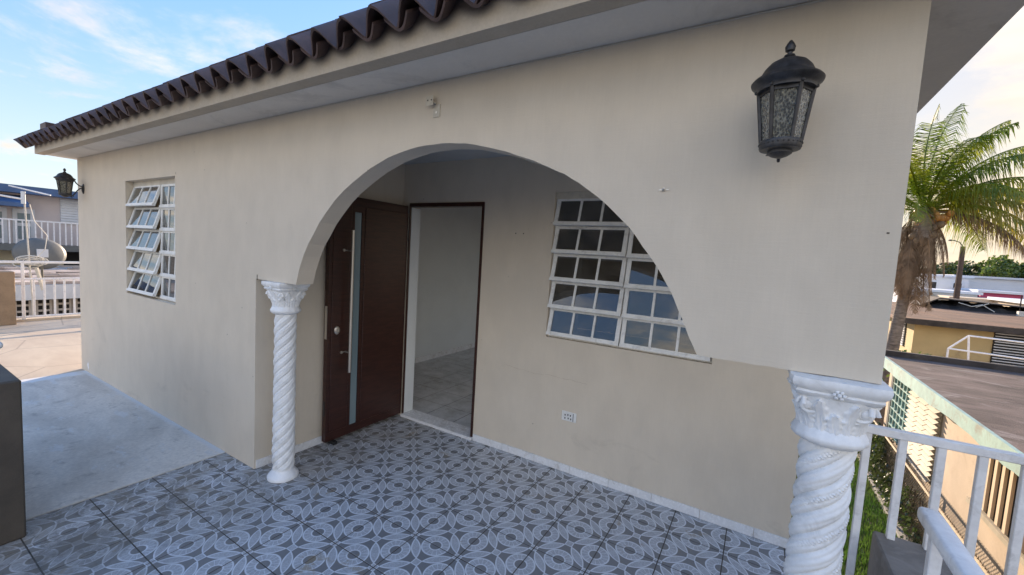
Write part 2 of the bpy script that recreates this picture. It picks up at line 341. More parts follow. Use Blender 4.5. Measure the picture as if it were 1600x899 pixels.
# ------------------------------------------------------------------ mesh helper
class MB:
    def __init__(s): s.v = []; s.f = []
    def add(s, vs, fs):
        o = len(s.v); s.v += [tuple(v) for v in vs]; s.f += [tuple(i+o for i in f) for f in fs]; return s
    def box(s, x0, x1, y0, y1, z0, z1):
        return s.add([(x0,y0,z0),(x1,y0,z0),(x1,y1,z0),(x0,y1,z0),(x0,y0,z1),(x1,y0,z1),(x1,y1,z1),(x0,y1,z1)],
                     [(0,3,2,1),(4,5,6,7),(0,1,5,4),(1,2,6,5),(2,3,7,6),(3,0,4,7)])
    def bbox(s, x0, x1, y0, y1, z0, z1, b=.004):          # box with chamfered edges
        import itertools
        vs = []; idx = {}
        X0, X1 = (x0, x1), None
        lo = (x0, y0, z0); hi = (x1, y1, z1)
        for c in itertools.product((0, 1), repeat=3):
            for a in range(3):
                p = [(hi[i]-b if c[i] else lo[i]+b) for i in range(3)]; p[a] = hi[a] if c[a] else lo[a]
                idx[(c, a)] = len(vs); vs.append(p)
        fs = []
        for a in range(3):
            for sd in (0, 1):
                o = [i for i in range(3) if i != a]; q = []
                for (p0, p1) in ((0,0),(1,0),(1,1),(0,1)):
                    c = [0,0,0]; c[a] = sd; c[o[0]] = p0; c[o[1]] = p1; q.append(idx[(tuple(c), a)])
                fs.append(q)
        for a in range(3):
            o = [i for i in range(3) if i != a]
            for p0 in (0, 1):
                for p1 in (0, 1):
                    c0 = [0,0,0]; c0[o[0]] = p0; c0[o[1]] = p1; c1 = list(c0); c1[a] = 1; c0, c1 = tuple(c0), tuple(c1)
                    fs.append([idx[(c0,o[0])], idx[(c1,o[0])], idx[(c1,o[1])], idx[(c0,o[1])]])
        for c in itertools.product((0, 1), repeat=3): fs.append([idx[(c,0)], idx[(c,1)], idx[(c,2)]])
        s.add(vs, fs); s.fixn = True; return s
    def tube(s, pts, r, n=8, caps=True, sq=False):
        pts = [Vector(p) for p in pts]; rs = r if isinstance(r, (list, tuple)) else [r]*len(pts)
        vs = []; ref = None
        for i, p in enumerate(pts):
            d = (pts[min(i+1, len(pts)-1)]-pts[max(i-1, 0)]).normalized()
            if ref is None: ref = Vector((0, 0, 1)) if abs(d.z) < .9 else Vector((0, 1, 0))
            a = d.cross(ref).normalized(); b = d.cross(a).normalized(); ref = -b if False else ref
            for k in range(n):
                t = 2*pi*(k+(.5 if sq else 0))/n; vs.append(p+(a*cos(t)+b*sin(t))*rs[i])
        fs = [(i*n+k, i*n+(k+1) % n, (i+1)*n+(k+1) % n, (i+1)*n+k) for i in range(len(pts)-1) for k in range(n)]
        if caps: fs += [tuple(range(n-1, -1, -1)), tuple(range((len(pts)-1)*n, len(pts)*n))]
        return s.add(vs, fs)
    def lathe(s, prof, c=(0, 0, 0), n=24, f=None, caps=True):    # prof: (r, z)
        vs = []
        for (r, z) in prof:
            for k in range(n):
                t = 2*pi*k/n; R = r if f is None else f(r, z, t); vs.append((c[0]+R*cos(t), c[1]+R*sin(t), c[2]+z))
        L = len(prof)
        fs = [(i*n+k, i*n+(k+1) % n, (i+1)*n+(k+1) % n, (i+1)*n+k) for i in range(L-1) for k in range(n)]
        if caps: fs += [tuple(range(n-1, -1, -1)), tuple(range((L-1)*n, L*n))]
        return s.add(vs, fs)
    def sphere(s, c, r, n=10, m=7, sc_=(1, 1, 1)):
        prof = [(max(.001, sin(pi*i/m))*r, -cos(pi*i/m)*r*sc_[2]) for i in range(m+1)]
        return s.lathe(prof, c, n)
    def poly(s, loops, a0, a1, axis='y'):                   # extrude 2-D loops (outer + holes) from a0 to a1
        def P(u, v, a): return {'y': (u, a, v), 'x': (a, u, v), 'z': (u, v, a)}[axis]
        flat = [p for l in loops for p in l]; tris = tessellate_polygon([[Vector((p[0], p[1], 0)) for p in l] for l in loops])
        n = len(flat); vs = [P(*p, a0) for p in flat]+[P(*p, a1) for p in flat]
        fs = [t for t in tris]+[tuple(i+n for i in reversed(t)) for t in tris]
        o = 0
        for l in loops:
            for i in range(len(l)): j = (i+1) % len(l); fs.append((o+i, o+j, n+o+j, n+o+i))
            o += len(l)
        s.fixn = True
        return s.add(vs, fs)
    def xf(s, mtx, start=0): s.v[start:] = [tuple(mtx @ Vector(v)) for v in s.v[start:]]; return s
    def mesh(s, name, mat, smooth=False):
        me = bpy.data.meshes.new(name); me.from_pydata(s.v, [], s.f); me.materials.append(M[mat] if isinstance(mat, str) else mat)
        if getattr(s, 'fixn', False):
            import bmesh; b = bmesh.new(); b.from_mesh(me); bmesh.ops.recalc_face_normals(b, faces=b.faces); b.to_mesh(me); b.free()
        if smooth:
            me.polygons.foreach_set('use_smooth', [True]*len(me.polygons))
            try: me.set_sharp_from_angle(angle=radians(42))
            except Exception: pass
        me.update(); return me
    def build(s, name, mat, parent=None, smooth=False, loc=None):
        return put(name, s.mesh(name, mat, smooth), parent, loc)
def put(name, me, parent=None, loc=None, rot=None):
    o = bpy.data.objects.new(name, me); COL.objects.link(o)
    if parent: o.parent = parent
    if loc: o.location = loc
    if rot: o.rotation_euler = rot
    return o
def tag(o, label=None, cat=None, group=None, kind=None):
    for k, v in (('label', label), ('category', cat), ('group', group), ('kind', kind)):
        if v: o[k] = v
    return o
def thing(name, label, cat, loc=(0, 0, 0), group=None):
    o = put(name, None, None, loc); return tag(o, label, cat, group)
def copytree(o, parent=None, loc=None, rot=None, label=None):
    c = o.copy(); COL.objects.link(c)
    if parent: c.parent = parent
    if loc is not None: c.location = loc
    if rot is not None: c.rotation_euler = rot
    if label: c['label'] = label
    for ch in [k for k in ALLC if k.parent == o]: copytree(ch, c)
    return c
ALLC = []

# ================================================================== GROUND
GZ = -2.9
g = MB().poly([[(-900, -900), (900, -900), (900, 900), (-900, 900)]], GZ-.5, GZ, 'z').build('ground', 'soil'); tag(g, kind='structure')
rd = MB().box(-200, 300, 33.5, 39.5, GZ, GZ+.01).build('road', 'asphalt'); tag(rd, kind='structure')
# grass strip beside the house
mb = MB()
for i in range(42000):
    x = random.uniform(.36, 2.42); y = random.uniform(3.2, 14.5); h = random.uniform(.05, .14); a = random.uniform(0, 2*pi); l = random.uniform(0, .06)
    wd = .007; bx, by = cos(a)*wd, sin(a)*wd; tx, ty = -sin(a)*l, cos(a)*l
    z = GZ+.0
    mb.add([(x-bx, y-by, z), (x+bx, y+by, z), (x+tx, y+ty, z+h)], [(0, 1, 2)])
tag(mb.build('lawn_grass', 'grass'), 'short green grass on the strip of yard right of the porch', 'grass', kind='stuff')

# ================================================================== BASE: storey below, porch floor
XL, XR = -6.62, .312
YF, YB = 1.515, 2.83
sb = MB().box(-10.72, .30, -3.0, 9.2, GZ, -.03).build('lower_storey', 'lowerwall'); tag(sb, 'beige lower storey of the house carrying the porch and terrace', 'building storey')
pf = MB().box(-3.318, .318, -1.6, 2.83, -.03, -.002).build('porch_floor', 'grout'); tag(pf, kind='structure')
tm = {}
x_edges = [(-3.318, None)]
for i in range(-3, 14):
    for j in range(-13, 7):
        cx = -.045-TS*i+TS/2-TS*0; cx = -.045-TS*i-TS/2+TS; cy = 1.375+TS*j+TS/2
        x0, x1, y0, y1 = cx-TS/2+.0030, cx+TS/2-.0030, cy-TS/2+.0030, cy+TS/2-.0030
        x0, x1, y0, y1 = max(x0, -3.316), min(x1, .316), max(y0, -1.6), min(y1, 2.828)
        if x1-x0 < .01 or y1-y0 < .01: continue
        key = tuple(round(v, 4) for v in (x0-cx, x1-cx, y0-cy, y1-cy))
        if key not in tm: tm[key] = MB().bbox(key[0], key[1], key[2], key[3], -.008, 0, .0012).mesh('floor_tile', 'tile')
        put('floor_tile', tm[key], pf, (cx, cy, random.uniform(-.0007, .0004)))
cl = MB().box(-6.5, -3.32, -3.0, 1.515, -.03, .004).build('concrete_landing', 'concrete'); tag(cl, kind='structure')
te = MB().box(-10.72, -6.502, -3.0, 9.2, -.03, .0).build('terrace_floor', 'terrace'); tag(te, kind='structure')
tcb = MB().box(-10.72, -10.54, 1.3, 9.2, .0, .035).build('terrace_curb', 'terrace'); tag(tcb, kind='structure')

# ================================================================== HOUSE
house = thing('house', 'beige stucco house with a wide arch over its tiled porch and a brown tile eave', 'house', (0, 0, 0))
ZS = 2.385
arch = [(-2.463,1.338),(-2.434,1.431),(-2.395,1.513),(-2.348,1.589),(-2.294,1.655),(-2.241,1.722),(-2.181,1.780),(-2.105,1.848),(-2.027,1.902),(-1.955,1.943),(-1.883,1.978),(-1.815,2.010),(-1.748,2.035),(-1.687,2.056),(-1.621,2.073),(-1.563,2.084),(-1.501,2.092),(-1.444,2.096),(-1.386,2.098),(-1.332,2.098),(-1.279,2.095),(-1.234,2.090),(-1.194,2.085),(-1.146,2.077),(-1.099,2.067),(-1.053,2.056),(-1.009,2.044),(-0.966,2.032),(-0.922,2.017),(-0.880,2.003),(-0.839,1.988),(-0.798,1.971),(-0.759,1.954),(-0.728,1.940),(-0.696,1.925),(-0.665,1.908),(-0.634,1.890),(-0.605,1.870),(-0.573,1.849),(-0.543,1.827),(-0.514,1.803),(-0.486,1.779),(-0.457,1.752),(-0.429,1.724),(-0.400,1.692),(-0.374,1.660),(-0.345,1.622),(-0.327,1.598),(-0.305,1.569),(-0.285,1.537),(-0.263,1.500),(-0.248,1.472),(-0.232,1.440),(-0.220,1.414),(-0.207,1.387),(-0.195,1.361),(-0.183,1.335),(-0.165,1.299)]
arch[0] = (arch[0][0], 1.338); arch[-1] = (arch[-1][0], 1.30)
WLx0, WLx1, WLz0, WLz1 = -5.22, -4.155, 1.018, 2.08
outer = [(XL,0),(-2.92,0),(-2.92,1.338)]+[(a+random.uniform(-.0015,.0015), b+random.uniform(-.0015,.0015)) for a, b in arch]+[(-.15+.038*k,1.30+random.uniform(-.0018,.0018)) for k in range(12)]+[(XR,1.30),(XR,ZS),(XL,ZS)]
mb = MB().poly([outer, [(WLx0,WLz0),(WLx1,WLz0),(WLx1,WLz1),(WLx0,WLz1)]], YF, YF+.115, 'y')
mb.build('front_wall', 'wall', house)
MB().box(-3.04, -2.92, YF+.115, 2.83, 0, ZS).build('porch_side_wall', 'wall', house)
PD = (-2.835, -1.995, 2.018); PW = (-1.364, -.217, .997, 2.084)
mb = MB().poly([[(-3.04,0),(PD[0],0),(PD[0],PD[2]),(PD[1],PD[2]),(PD[1],0),(.27,0),(.27,ZS),(-3.04,ZS)],
                [(PW[0],PW[2]),(PW[1],PW[2]),(PW[1],PW[3]),(PW[0],PW[3])]], YB, YB+.13, 'y')
mb.build('porch_wall', 'wall', house)
MB().poly([[(1.63,0),(9.0,0),(9.0,ZS),(1.63,ZS)], [(5.2,.9),(6.8,.9),(6.8,2.1),(5.2,2.1)]], XL, XL+.13, 'x').build('side_wall', 'wall', house)  # unseen window hole, added to let daylight into the rooms
MB().poly([[(2.96,0),(9.0,0),(9.0,ZS),(2.96,ZS)], [(3.4,.6),(8.2,.6),(8.2,2.2),(3.4,2.2)]], .14, .27, 'x').build('side_wall', 'wall', house)  # wide hole out of view, added to brighten the interior behind the door
MB().poly([[(XL,0),(.27,0),(.27,ZS),(XL,ZS)], [(-5.8,.9),(-4.9,.9),(-4.9,2.1),(-5.8,2.1)]], 9.0, 9.13, 'y').build('rear_wall', 'wall', house)  # rear hole likewise added for interior light
# roof slab, fascia and soffit with a drip groove
MB().box(-6.778, .563, 1.312, 9.4, ZS, 2.51).build('roof_slab', 'soffit', house)
MB().box(-6.780, .565, 1.229, 1.300, ZS-.006, 2.512).build('fascia', 'fascia', house)
MB().box(-6.775, .560, 1.300, 1.312, ZS+.004, 2.50).build('drip_groove', 'dark', house)
MB().box(-2.92, .268, YF+.115, YB, ZS-.012, ZS-.002).build('porch_ceiling', 'porchceil', house)
# ragged paint line where wall meets soffit
mb = MB(); n_ = 90; p_ = []
for i in range(n_+1):
    x = XL+(XR-XL)*i/n_; p_.append((x, YF-.002, ZS-.003-random.uniform(0, .004)))
mb.tube(p_, [random.uniform(.0015, .0035) for _ in p_], 4).build('paint_bead', 'header', house)
# S-shaped roof tiles, two layers at the eave and more courses behind
def stile(w, L, A, th, arch_=True, nx=16):
    mb = MB(); vs = []
    for t in (0, 1):
        for j in (0, 1):
            for i in range(nx+1):
                u = i/nx; z = A*(2*abs(cos(pi*u))**1.3-1) if arch_ else -A*cos(2*pi*(u-.5)*.62)
                vs.append(((u-.0)*w, j*L, z-(th if t else 0)))
    N = nx+1
    f = []
    for i in range(nx):
        f.append((i, i+1, N+i+1, N+i)); f.append((2*N+i+1, 2*N+i, 3*N+i, 3*N+i+1))
        f.append((i+1, i, 2*N+i, 2*N+i+1)); f.append((N+i, N+i+1, 3*N+i+1, 3*N+i))
    f.append((0, N, 3*N, 2*N)); f.append((nx, 2*N+nx, 3*N+nx, N+nx))
    mb.add(vs, f); return mb
PT = .1805
tmesh = stile(PT+.008, .34, .047, .011).mesh('roof_tile', 'rooftile', True)
smesh = stile(PT*.66, .24, .034, .011, False, 10).mesh('starter_tile', 'rooftile', True)
nt_ = 42
for i in range(nt_):
    x = .6095-PT*(i+1)
    if x < -7.05: break
    put('starter_tile', smesh, house, (x+PT*.17+.016, 1.156+random.uniform(-.004, .004), 2.463+random.uniform(-.003, .003)), (radians(37), 0, 0))
    for c in range(3):
        put('roof_tile', tmesh, house, (x+random.uniform(-.003, .003), 1.146+c*.235+random.uniform(-.006, .006), 2.480+c*.189+random.uniform(-.003, .003)), (radians(37.5), random.uniform(-.012, .012), 0))
MB().box(-6.77, .56, 1.262, 1.30, 2.513, 2.56).build('eave_board', 'rooftile', house)
mb = MB().box(-7.08, -6.86, 1.33, 9.3, 2.56, 2.752); mb.build('ridge_cap', 'rooftile', house)
MB().box(-6.72, .5, 1.95, 9.3, 2.512, 2.95).build('roof_deck', 'rooftile', house)
# baseboard tiles
bm_ = MB().bbox(0, .296, -.009, 0, 0, .058, .0015).mesh('baseboard_tile', 'base')
x = -1.99
k = 0
while x < .25:
    L = min(.296, .268-x)
    me = bm_ if L > .29 else MB().bbox(0, L, -.009, 0, 0, .058, .0015).mesh('baseboard_tile', 'base')
    put('baseboard_tile', me, house, (x, YB-.001, .001+random.uniform(0, .0015)), (0, random.uniform(-.004, .004), 0)); x += .298
for (a, b) in ((1.525, 1.80), (1.802, 2.09), (2.092, 2.39), (2.392, 2.69)):
    MB().bbox(-2.919, -2.910, a, b, .001, .06, .0015).build('baseboard_tile', 'base', house)
# threshold
MB().bbox(PD[0], PD[1], 2.80, 2.97, .0, .028, .006).build('threshold', 'base', house)
# door frame
mb = MB().box(PD[0]+.0, PD[0]+.010, 2.822, 2.840, .028, 1.985).box(PD[1]-.022, PD[1], 2.822, 2.90, .028, 1.985).box(PD[0], PD[1], 2.822, 2.90, 1.985, 2.018)
mb.build('door_frame', 'wood', house)
MB().box(PD[0]+.002, PD[0]+.014, 2.842, 2.955, .03, 1.98).build('door_jamb', 'intwall', house)
# open door, leaf standing square to the wall
dr = MB().poly([[(2.012,.03),(2.815,.03),(2.815,1.99),(2.012,1.99)], [(2.236,.10),(2.306,.10),(2.306,1.87),(2.236,1.87)]], -2.885, -2.842, 'x').build('door', 'wood', house)
mb = MB()
for (a, b, c, d) in ((2.336, 2.79, .10, 1.92), (2.04, 2.206, .10, 1.92)): mb.bbox(-2.8425, -2.836, a, b, c, d, .004)
mb.build('door_panel', 'wood', dr)
MB().box(-2.866, -2.850, 2.237, 2.305, .101, 1.869).build('glass_strip', 'frost', dr)
hb = MB().tube([(-2.775, 2.17, .58), (-2.775, 2.17, 1.72)], .0125, 14)
hb.tube([(-2.84, 2.17, .74), (-2.775, 2.17, .74)], .007, 8).tube([(-2.84, 2.17, 1.56), (-2.775, 2.17, 1.56)], .007, 8)
hb.build('pull_handle', 'steel', dr, True)
for z_ in (.74, 1.56):
    MB().tube([(-2.8425, 2.132, z_), (-2.826, 2.132, z_)], .011, 12).tube([(-2.835, 2.132, z_), (-2.835, 2.17, z_)], .004, 6).build('handle_bracket', 'steel', dr, True)
MB().lathe([(.0245, 0), (.0245, .006), (.020, .010), (.010, .011), (.010, .018), (.002, .018)], n=18).xf(Matrix.Translation((-2.836, 2.088, .925)) @ Matrix.Rotation(pi/2, 4, 'Y') @ Matrix.Diagonal((1.35, 1, 1, 1))).build('lock_cylinder', 'steel', dr, True)
MB().box(-2.876, -2.851, 2.009, 2.0125, .86, 1.12).build('lock_plate', 'steel', dr)
MB().box(-2.872, -2.855, 2.009, 2.0125, .24, .36).build('lock_plate', 'lamp', dr)
MB().box(-2.876, -2.80, 2.06, 2.09, .004, .03).build('door_stop', 'black', dr)
# windows -------------------------------------------------
def window(x0, x1, z0, z1, yf, mulx, tilts, hdr):
    wn = MB()
    wn.box(x0, x0+.012, yf, yf+.05, z0, z1-hdr); wn.box(x1-.012, x1, yf, yf+.05, z0, z1-hdr)
    wn.box(x0+.012, x1-.012, yf, yf+.05, z0, z0+.012); wn.box(mulx-.012, mulx+.012, yf+.001, yf+.049, z0+.012, z1-hdr)
    W_ = wn.build('window', 'winwhite', house)
    MB().box(x0, x1, yf-.01, yf+.055, z1-hdr, z1).build('head_board', 'header', W_)
    rows = 5; H = (z1-hdr-z0-.014)/rows
    for ci, (a, b) in enumerate(((x0+.013, mulx-.004), (mulx+.004, x1-.013))):
        for r in range(rows):
            zt = z1-hdr-r*H; tl = tilts[ci][r]; B = .027; w = b-a; h = H+.002; t = .02
            s = MB()
            s.box(0, B, -t, 0, -h, 0); s.box(w-B, w, -t, 0, -h, 0); s.box(B, w-B, -t, 0, -B*.75, 0); s.box(B, w-B, -t, 0, -h, -h+B)
            s.box(-.002, w+.002, -t-.006, -t+.001, -h-.002, -h+.02)
            for q in (1, 2): xx = B+(w-2*B)*q/3; s.box(xx-.008, xx+.008, -t+.002, -.002, -h+B, -B*.75)
            so_ = s.build('sash', 'winwhite', W_, loc=(a, yf+.012, zt)); so_.rotation_euler = (-tl, 0, 0)
            for q in range(3):
                xa = B+(w-2*B)*q/3+(.008 if q else 0); xb = B+(w-2*B)*(q+1)/3-(.008 if q < 2 else 0)
                p_ = MB().box(xa, xb, -t*.6, -t*.6+.004, -h+B, -B*.75).build('pane', 'pane', W_, loc=(a, yf+.012, zt)); p_.rotation_euler = (-tl, 0, 0)
            lk = MB().box(a+.01, a+.018, yf-.0+.0, yf+.03, zt-h*.7, zt-h*.66)
    return W_
window(PW[0], PW[1], PW[2], PW[3], YB+.035, -.80, ([.27, .28, .28, .29, .27], [.19, .19, .20, .20, .18]), .05)
window(WLx0, WLx1, WLz0, WLz1, YF+.068, -4.60, ([.31, .29, .31, .28, .32], [.06, .05, .06, .05, .05]), .045)
# interior
fi = MB().box(XL+.13, .14, 1.63, 9.0, -.03, -.004)
fi = fi.build('interior_floor', 'grout'); tag(fi, kind='structure')
itm = MB().bbox(-.161, .161, -.161, .161, -.003, 0, .001).mesh('interior_tile', 'inttile')
for i in range(-8, 2):
    for j in range(0, 12):
        x, y = -2.2+.33*i*1, 3.13+.33*j
        if -5.9 < x < -.8: put('interior_tile', itm, fi, (x, y, 0))
MB().box(-4.20, -4.07, 4.26, 8.99, 0, 2.37).build('interior_wall', 'intwall', house)
MB().box(XL+.135, .135, 1.64, 2.825, 0, 0).v  # (no-op, keeps the room's bounds readable)
MB().box(-4.2, -2.6, 6.5, 6.6, 0, 2.37).build('interior_wall', 'intwall', house)
MB().box(-4.068, -4.058, 4.27, 6.49, .001, .075).build('interior_baseboard', 'base', house)
MB().box(-5.1, -4.80, 5.6, 5.9, 1.25, 2.15).build('cabinet', 'intwood', house)
MB().box(-6.4, -4.21, 6.2, 6.3, 0, 2.37).build('interior_wall', 'intwall', house)

# ================================================================== COLUMNS
def column(label, loc, zs=1.0, turn=0, fat=1.0):
    t = thing('twisted_column', label, 'column', loc, 'twisted white columns carrying the arch')
    rot = turn
    mb = MB(); n = 128; N = 5; pitch = .33; z0, z1 = .05, 1.105; prof = [(.060, z0+(z1-z0)*i/260) for i in range(261)]
    def f(r, z, th):
        ph = N*(th-2*pi*z/pitch)/(2*pi)
        a = ph % 1.0
        big = abs(sin(pi*a))**.55*.0105
        a2 = (a*3) % 1.0
        a2 = (a*3) % 1.0; small = -.0026*(abs(cos(pi*a2))**7)+.0012*sin(z*31+th*2)+.0008*sin(z*87-th*5)
        env = min(1, (z-z0)/.03, (z1-z)/.02); env = max(env, 0)
        dent = 0
        if int(ph) % 2 == 0 and .33 < a < .66: dent = -.0032 if (z*95+th*4.5) % 1 < .38 else 0
        rr = r+(big+small+dent-.004)*env + .004*(1-(z-z0)/(z1-z0))
        return rr
    mb.lathe(prof, n=n, f=f)
    o = mb.build('shaft', 'white', t, True); o.scale.z = zs
    b = MB().lathe([(.096, 0), (.098, .008), (.094, .02), (.082, .034), (.072, .046), (.066, .060)], n=40).build('base', 'white', t, True); b.scale.z = zs
    # capital: astragal ring, bell with leaves, corner volutes, curved abacus
    mb = MB()
    mb.lathe([(.064, 1.092), (.078, 1.098), (.087, 1.106), (.0905, 1.115), (.0895, 1.122), (.084, 1.130), (.079, 1.142), (.070, 1.152)], n=48, f=lambda r, z, th: r+.0022*sin(th*16+z*90)*(1 if r > .075 else 0))
    def sqr(th, q):                                    # concave square radius factor
        k = abs(cos(2*(th)))                            # 1 at face centres, 0 at corners
        return 1+q*(1-k)**1.0
    def bell(r, z, th):
        u = (z-1.13)/(1.245-1.13); lf = .0045*abs(sin(4*th))**.5*sin(pi*min(1, max(0, u)))
        fold = .0028*sin(th*16+z*60)*sin(pi*min(1, max(0, u)))
        rr = r*sqr(th, .22*max(0, u)**2)
        for (tier, off, top, wd) in ((0, 0, .62, .30), (1, pi/8, .95, .24)):       # two tiers of acanthus leaves
            c_ = ((th+off+pi/8) % (pi/4))-pi/8; v = u/top
            if 0 < v < 1.02:
                hw = wd*(.45+.75*v)*max(0, 1-v**5)*(1+.16*cos(v*26))
                e = abs(c_)/max(hw, .001)
                if e < 1: rr += (.0052+.0085*v**4)*(1-e**4)-.0022*math.exp(-(c_/.035)**2)+.0008*cos(c_*70+v*9)
        return rr
    mb.lathe([(.074+.022*(i/36)**1.6, 1.13+.115*i/36) for i in range(37)], n=208, f=bell)
    def aba(r, z, th): return r*sqr(th, .36)
    mb.lathe([(.088, 1.243), (.096, 1.250), (.099, 1.257), (.095, 1.262), (.101, 1.268), (.107, 1.277), (.109, 1.290), (.107, 1.299), (.02, 1.300)], n=96, f=aba)
    for q in range(4):
        a = pi/4+q*pi/2; ux, uy = cos(a), sin(a); px, py = -uy, ux
        for sgn in (-1, 1):                             # spiral scrolls on both faces of each corner
            pts = []; rs = []
            for i in range(30):
                th = i/29*2.6*2*pi/1.15; rr = .029*(1-i/29)**.8+.002
                cxr = .098; zz_ = 1.215
                face = a+sgn*pi/4                       # outward normal of that face
                fx, fy = cos(face), sin(face); tx, ty = (-fy, fx) if sgn < 0 else (fy, -fx)
                oc = (ux*cxr, uy*cxr)
                pts.append((oc[0]+tx*(rr*cos(th)-.012)+fx*.004, oc[1]+ty*(rr*cos(th)-.012)+fy*.004, zz_+rr*sin(th))); rs.append(.0065*(1-.5*i/29))
            mb.tube(pts, rs, 7)
        mb.sphere((ux*.092, uy*.092, 1.215), .019, 14, 9)
        fa = q*pi/2; fx, fy = cos(fa), sin(fa)           # flower in the middle of each face and leaf under it
        for i in range(6):
            t_ = i*pi/3; mb.sphere((fx*.1035-fy*.011*cos(t_), fy*.1035+fx*.011*cos(t_), 1.262+.009*sin(t_)), .0052, 8, 5)
        mb.sphere((fx*.107, fy*.107, 1.262), .006, 8, 5)
    import mathutils
    mb.v = [tuple(Vector(v)+mathutils.noise.noise_vector(Vector(v)*55)*.0016) for v in mb.v]   # hand-moulded, thickly painted
    c = mb.build('capital', 'white', t, True); c.scale.z = zs
    for o in (o, b, c): o.rotation_euler.z = rot; o.scale.x = o.scale.y = fat
    return t
column('small-looking far twisted white column beside the open door at the left end of the arch', (-2.685, 1.585, 0), 1.0285)
column('big near twisted white column under the right end of the arch next to the railing', (.216, 1.568, 0), .999, 0, 1.06)

# ================================================================== WALL LANTERNS
def lantern(label, loc, s=1.0):
    t = thing('wall_lantern', label, 'lantern', loc, 'black wall lanterns on the front wall'); D = -.145
    c = (0, D, 0)
    rnd = 48
    MB().lathe([(.003, .093), (.008, .086), (.0125, .076), (.011, .066), (.006, .062), (.006, .057), (.012, .055), (.014, .051), (.012, .048), (.018, .045), (.024, .041)], c, rnd).build('finial', 'lamp', t, True)
    MB().lathe([(.020, .044), (.030, .040), (.044, .032), (.056, .018), (.062, .006), (.066, .0), (.080, -.010), (.085, -.016), (.0835, -.021), (.074, -.027), (.069, -.033), (.069, -.041), (.062, -.041)], c, rnd).build('hood', 'lamp', t, True)
    MB().lathe([(.061, -.041), (.045, -.176)], c, 6, caps=False).build('glass', 'seeded', t)
    mb = MB()
    for k in range(6):
        a = 2*pi*k/6; d = (cos(a), sin(a))
        mb.tube([(c[0]+d[0]*.0665, c[1]+d[1]*.0665, -.030), (c[0]+d[0]*.063, c[1]+d[1]*.063, -.042), (c[0]+d[0]*.0475, c[1]+d[1]*.0475, -.174)], [.006, .0055, .0045], 6)
        mb.sphere((c[0]+d[0]*.070, c[1]+d[1]*.070, -.036), .0045, 8, 5)
    mb.lathe([(.064, -.041), (.064, -.050), (.059, -.050), (.059, -.041)], c, 6)
    mb.build('rib', 'lamp', t, True)
    mb = MB().lathe([(.040, -.172), (.050, -.173), (.052, -.178), (.050, -.184), (.051, -.190), (.048, -.196), (.030, -.199), (.030, -.206), (.020, -.213), (.009, -.217), (.001, -.217)], c, rnd)
    for k in range(26):
        a = 2*pi*k/26; mb.sphere((c[0]+cos(a)*.0505, c[1]+sin(a)*.0505, -.181), .0028, 6, 4)
    mb.build('base_ring', 'lamp', t, True)
    MB().tube([(0, D, -.17), (0, D, -.10)], .012, 10).build('bulb', 'cable', t, True)
    # scrolled arm and back plate
    mb = MB()
    pts = [(0, -.008, -.085), (0, -.035, -.075), (0, -.058, -.052), (0, -.066, -.036), (0, -.075, -.028)]
    mb.tube(pts, .006, 8)
    pts = [(0, -.008, -.095), (0, -.03, -.105), (0, -.05, -.130), (0, -.070, -.165), (0, -.085, -.192), (0, -.100, -.200)]
    mb.tube(pts, .0055, 8)
    pts = [(0, -.090+.010*cos(a*.5), -.203+.010*sin(a*.5)) for a in range(0, 11)]
    mb.tube(pts, .0045, 6)
    mb.tube([(0, -.100, -.198), (0, D, -.200)], .007, 8)
    mb.build('arm', 'lamp', t, True)
    MB().lathe([(.001, 0), (.030, 0), (.028, .007), (.020, .012), (.012, .016), (.001, .018)], n=24).xf(Matrix.Translation((0, -.0005, -.105)) @ Matrix.Diagonal((1, 1, 1.9, 1)) @ Matrix.Rotation(pi/2, 4, 'X')).build('back_plate', 'lamp', t, True)
    t.scale = (s, s, s); return t
lantern('large near black lantern high on the wall by the right roof corner', (.010, YF, 2.125), 1.0)
lantern('small distant black lantern at the left corner of the house past the window', (-6.42, YF, 2.145), .98)

# small fittings on the walls
t = thing('metal_bracket', 'small painted angle bracket on the wall above the arch', 'bracket', (-1.385, YF, 2.26))
MB().box(-.030, .014, -.026, -.0005, .020, .024).box(-.030, .014, -.0285, -.026, .008, .052).build('plate', 'header', t)
MB().box(-.004, .036, -.004, -.0005, -.040, .018).build('plate', 'header', t)
MB().tube([(.016, -.0055, -.018), (.016, -.0035, -.018)], .006, 10).build('screw', 'steel', t)
for xx in (-.018, .004): MB().tube([(xx, -.0295, .032), (xx, -.0284, .032)], .0035, 8).build('screw', 'black', t)
t = thing('socket_box', 'white paint-splashed electrical socket low on the porch wall', 'socket', (-1.13, YB, .43))
MB().bbox(-.058, .058, -.008, -.0005, -.036, .036, .003).build('cover_plate', 'winwhite', t)
mb = MB()
for xx, zz_ in ((-.03, .008), (-.008, .012), (.012, .010), (-.03, -.016), (-.004, -.014), (.016, -.016)): mb.box(xx-.004, xx+.004, -.0095, -.0078, zz_-.006, zz_+.006)
mb.box(.032, .036, -.0095, -.0078, -.03, .03); mb.build('slots', 'lamp', t)
t = MB().sphere((0, -.003, 0), .006, 8, 6).tube([(0, 0, 0), (.004, -.014, .004)], .0025, 6).box(-.016, .018, -.002, -.0005, -.002, .003).build('wall_hook', 'steel', loc=(-.318, YF, 1.854)); tag(t, 'tiny metal hook in the wall right of the arch', 'hook')
for (xx, zz_, lb) in ((-1.685, 1.77, 'left one of two tiny screw holes in the porch wall beside the doorway'), (-1.615, 1.77, 'right one of two tiny screw holes in the porch wall beside the doorway')):
    tag(MB().tube([(0, -.0015, 0), (0, .004, 0)], .005, 8).build('wall_plug', 'black', loc=(xx, YB, zz_)), lb, 'wall plug')
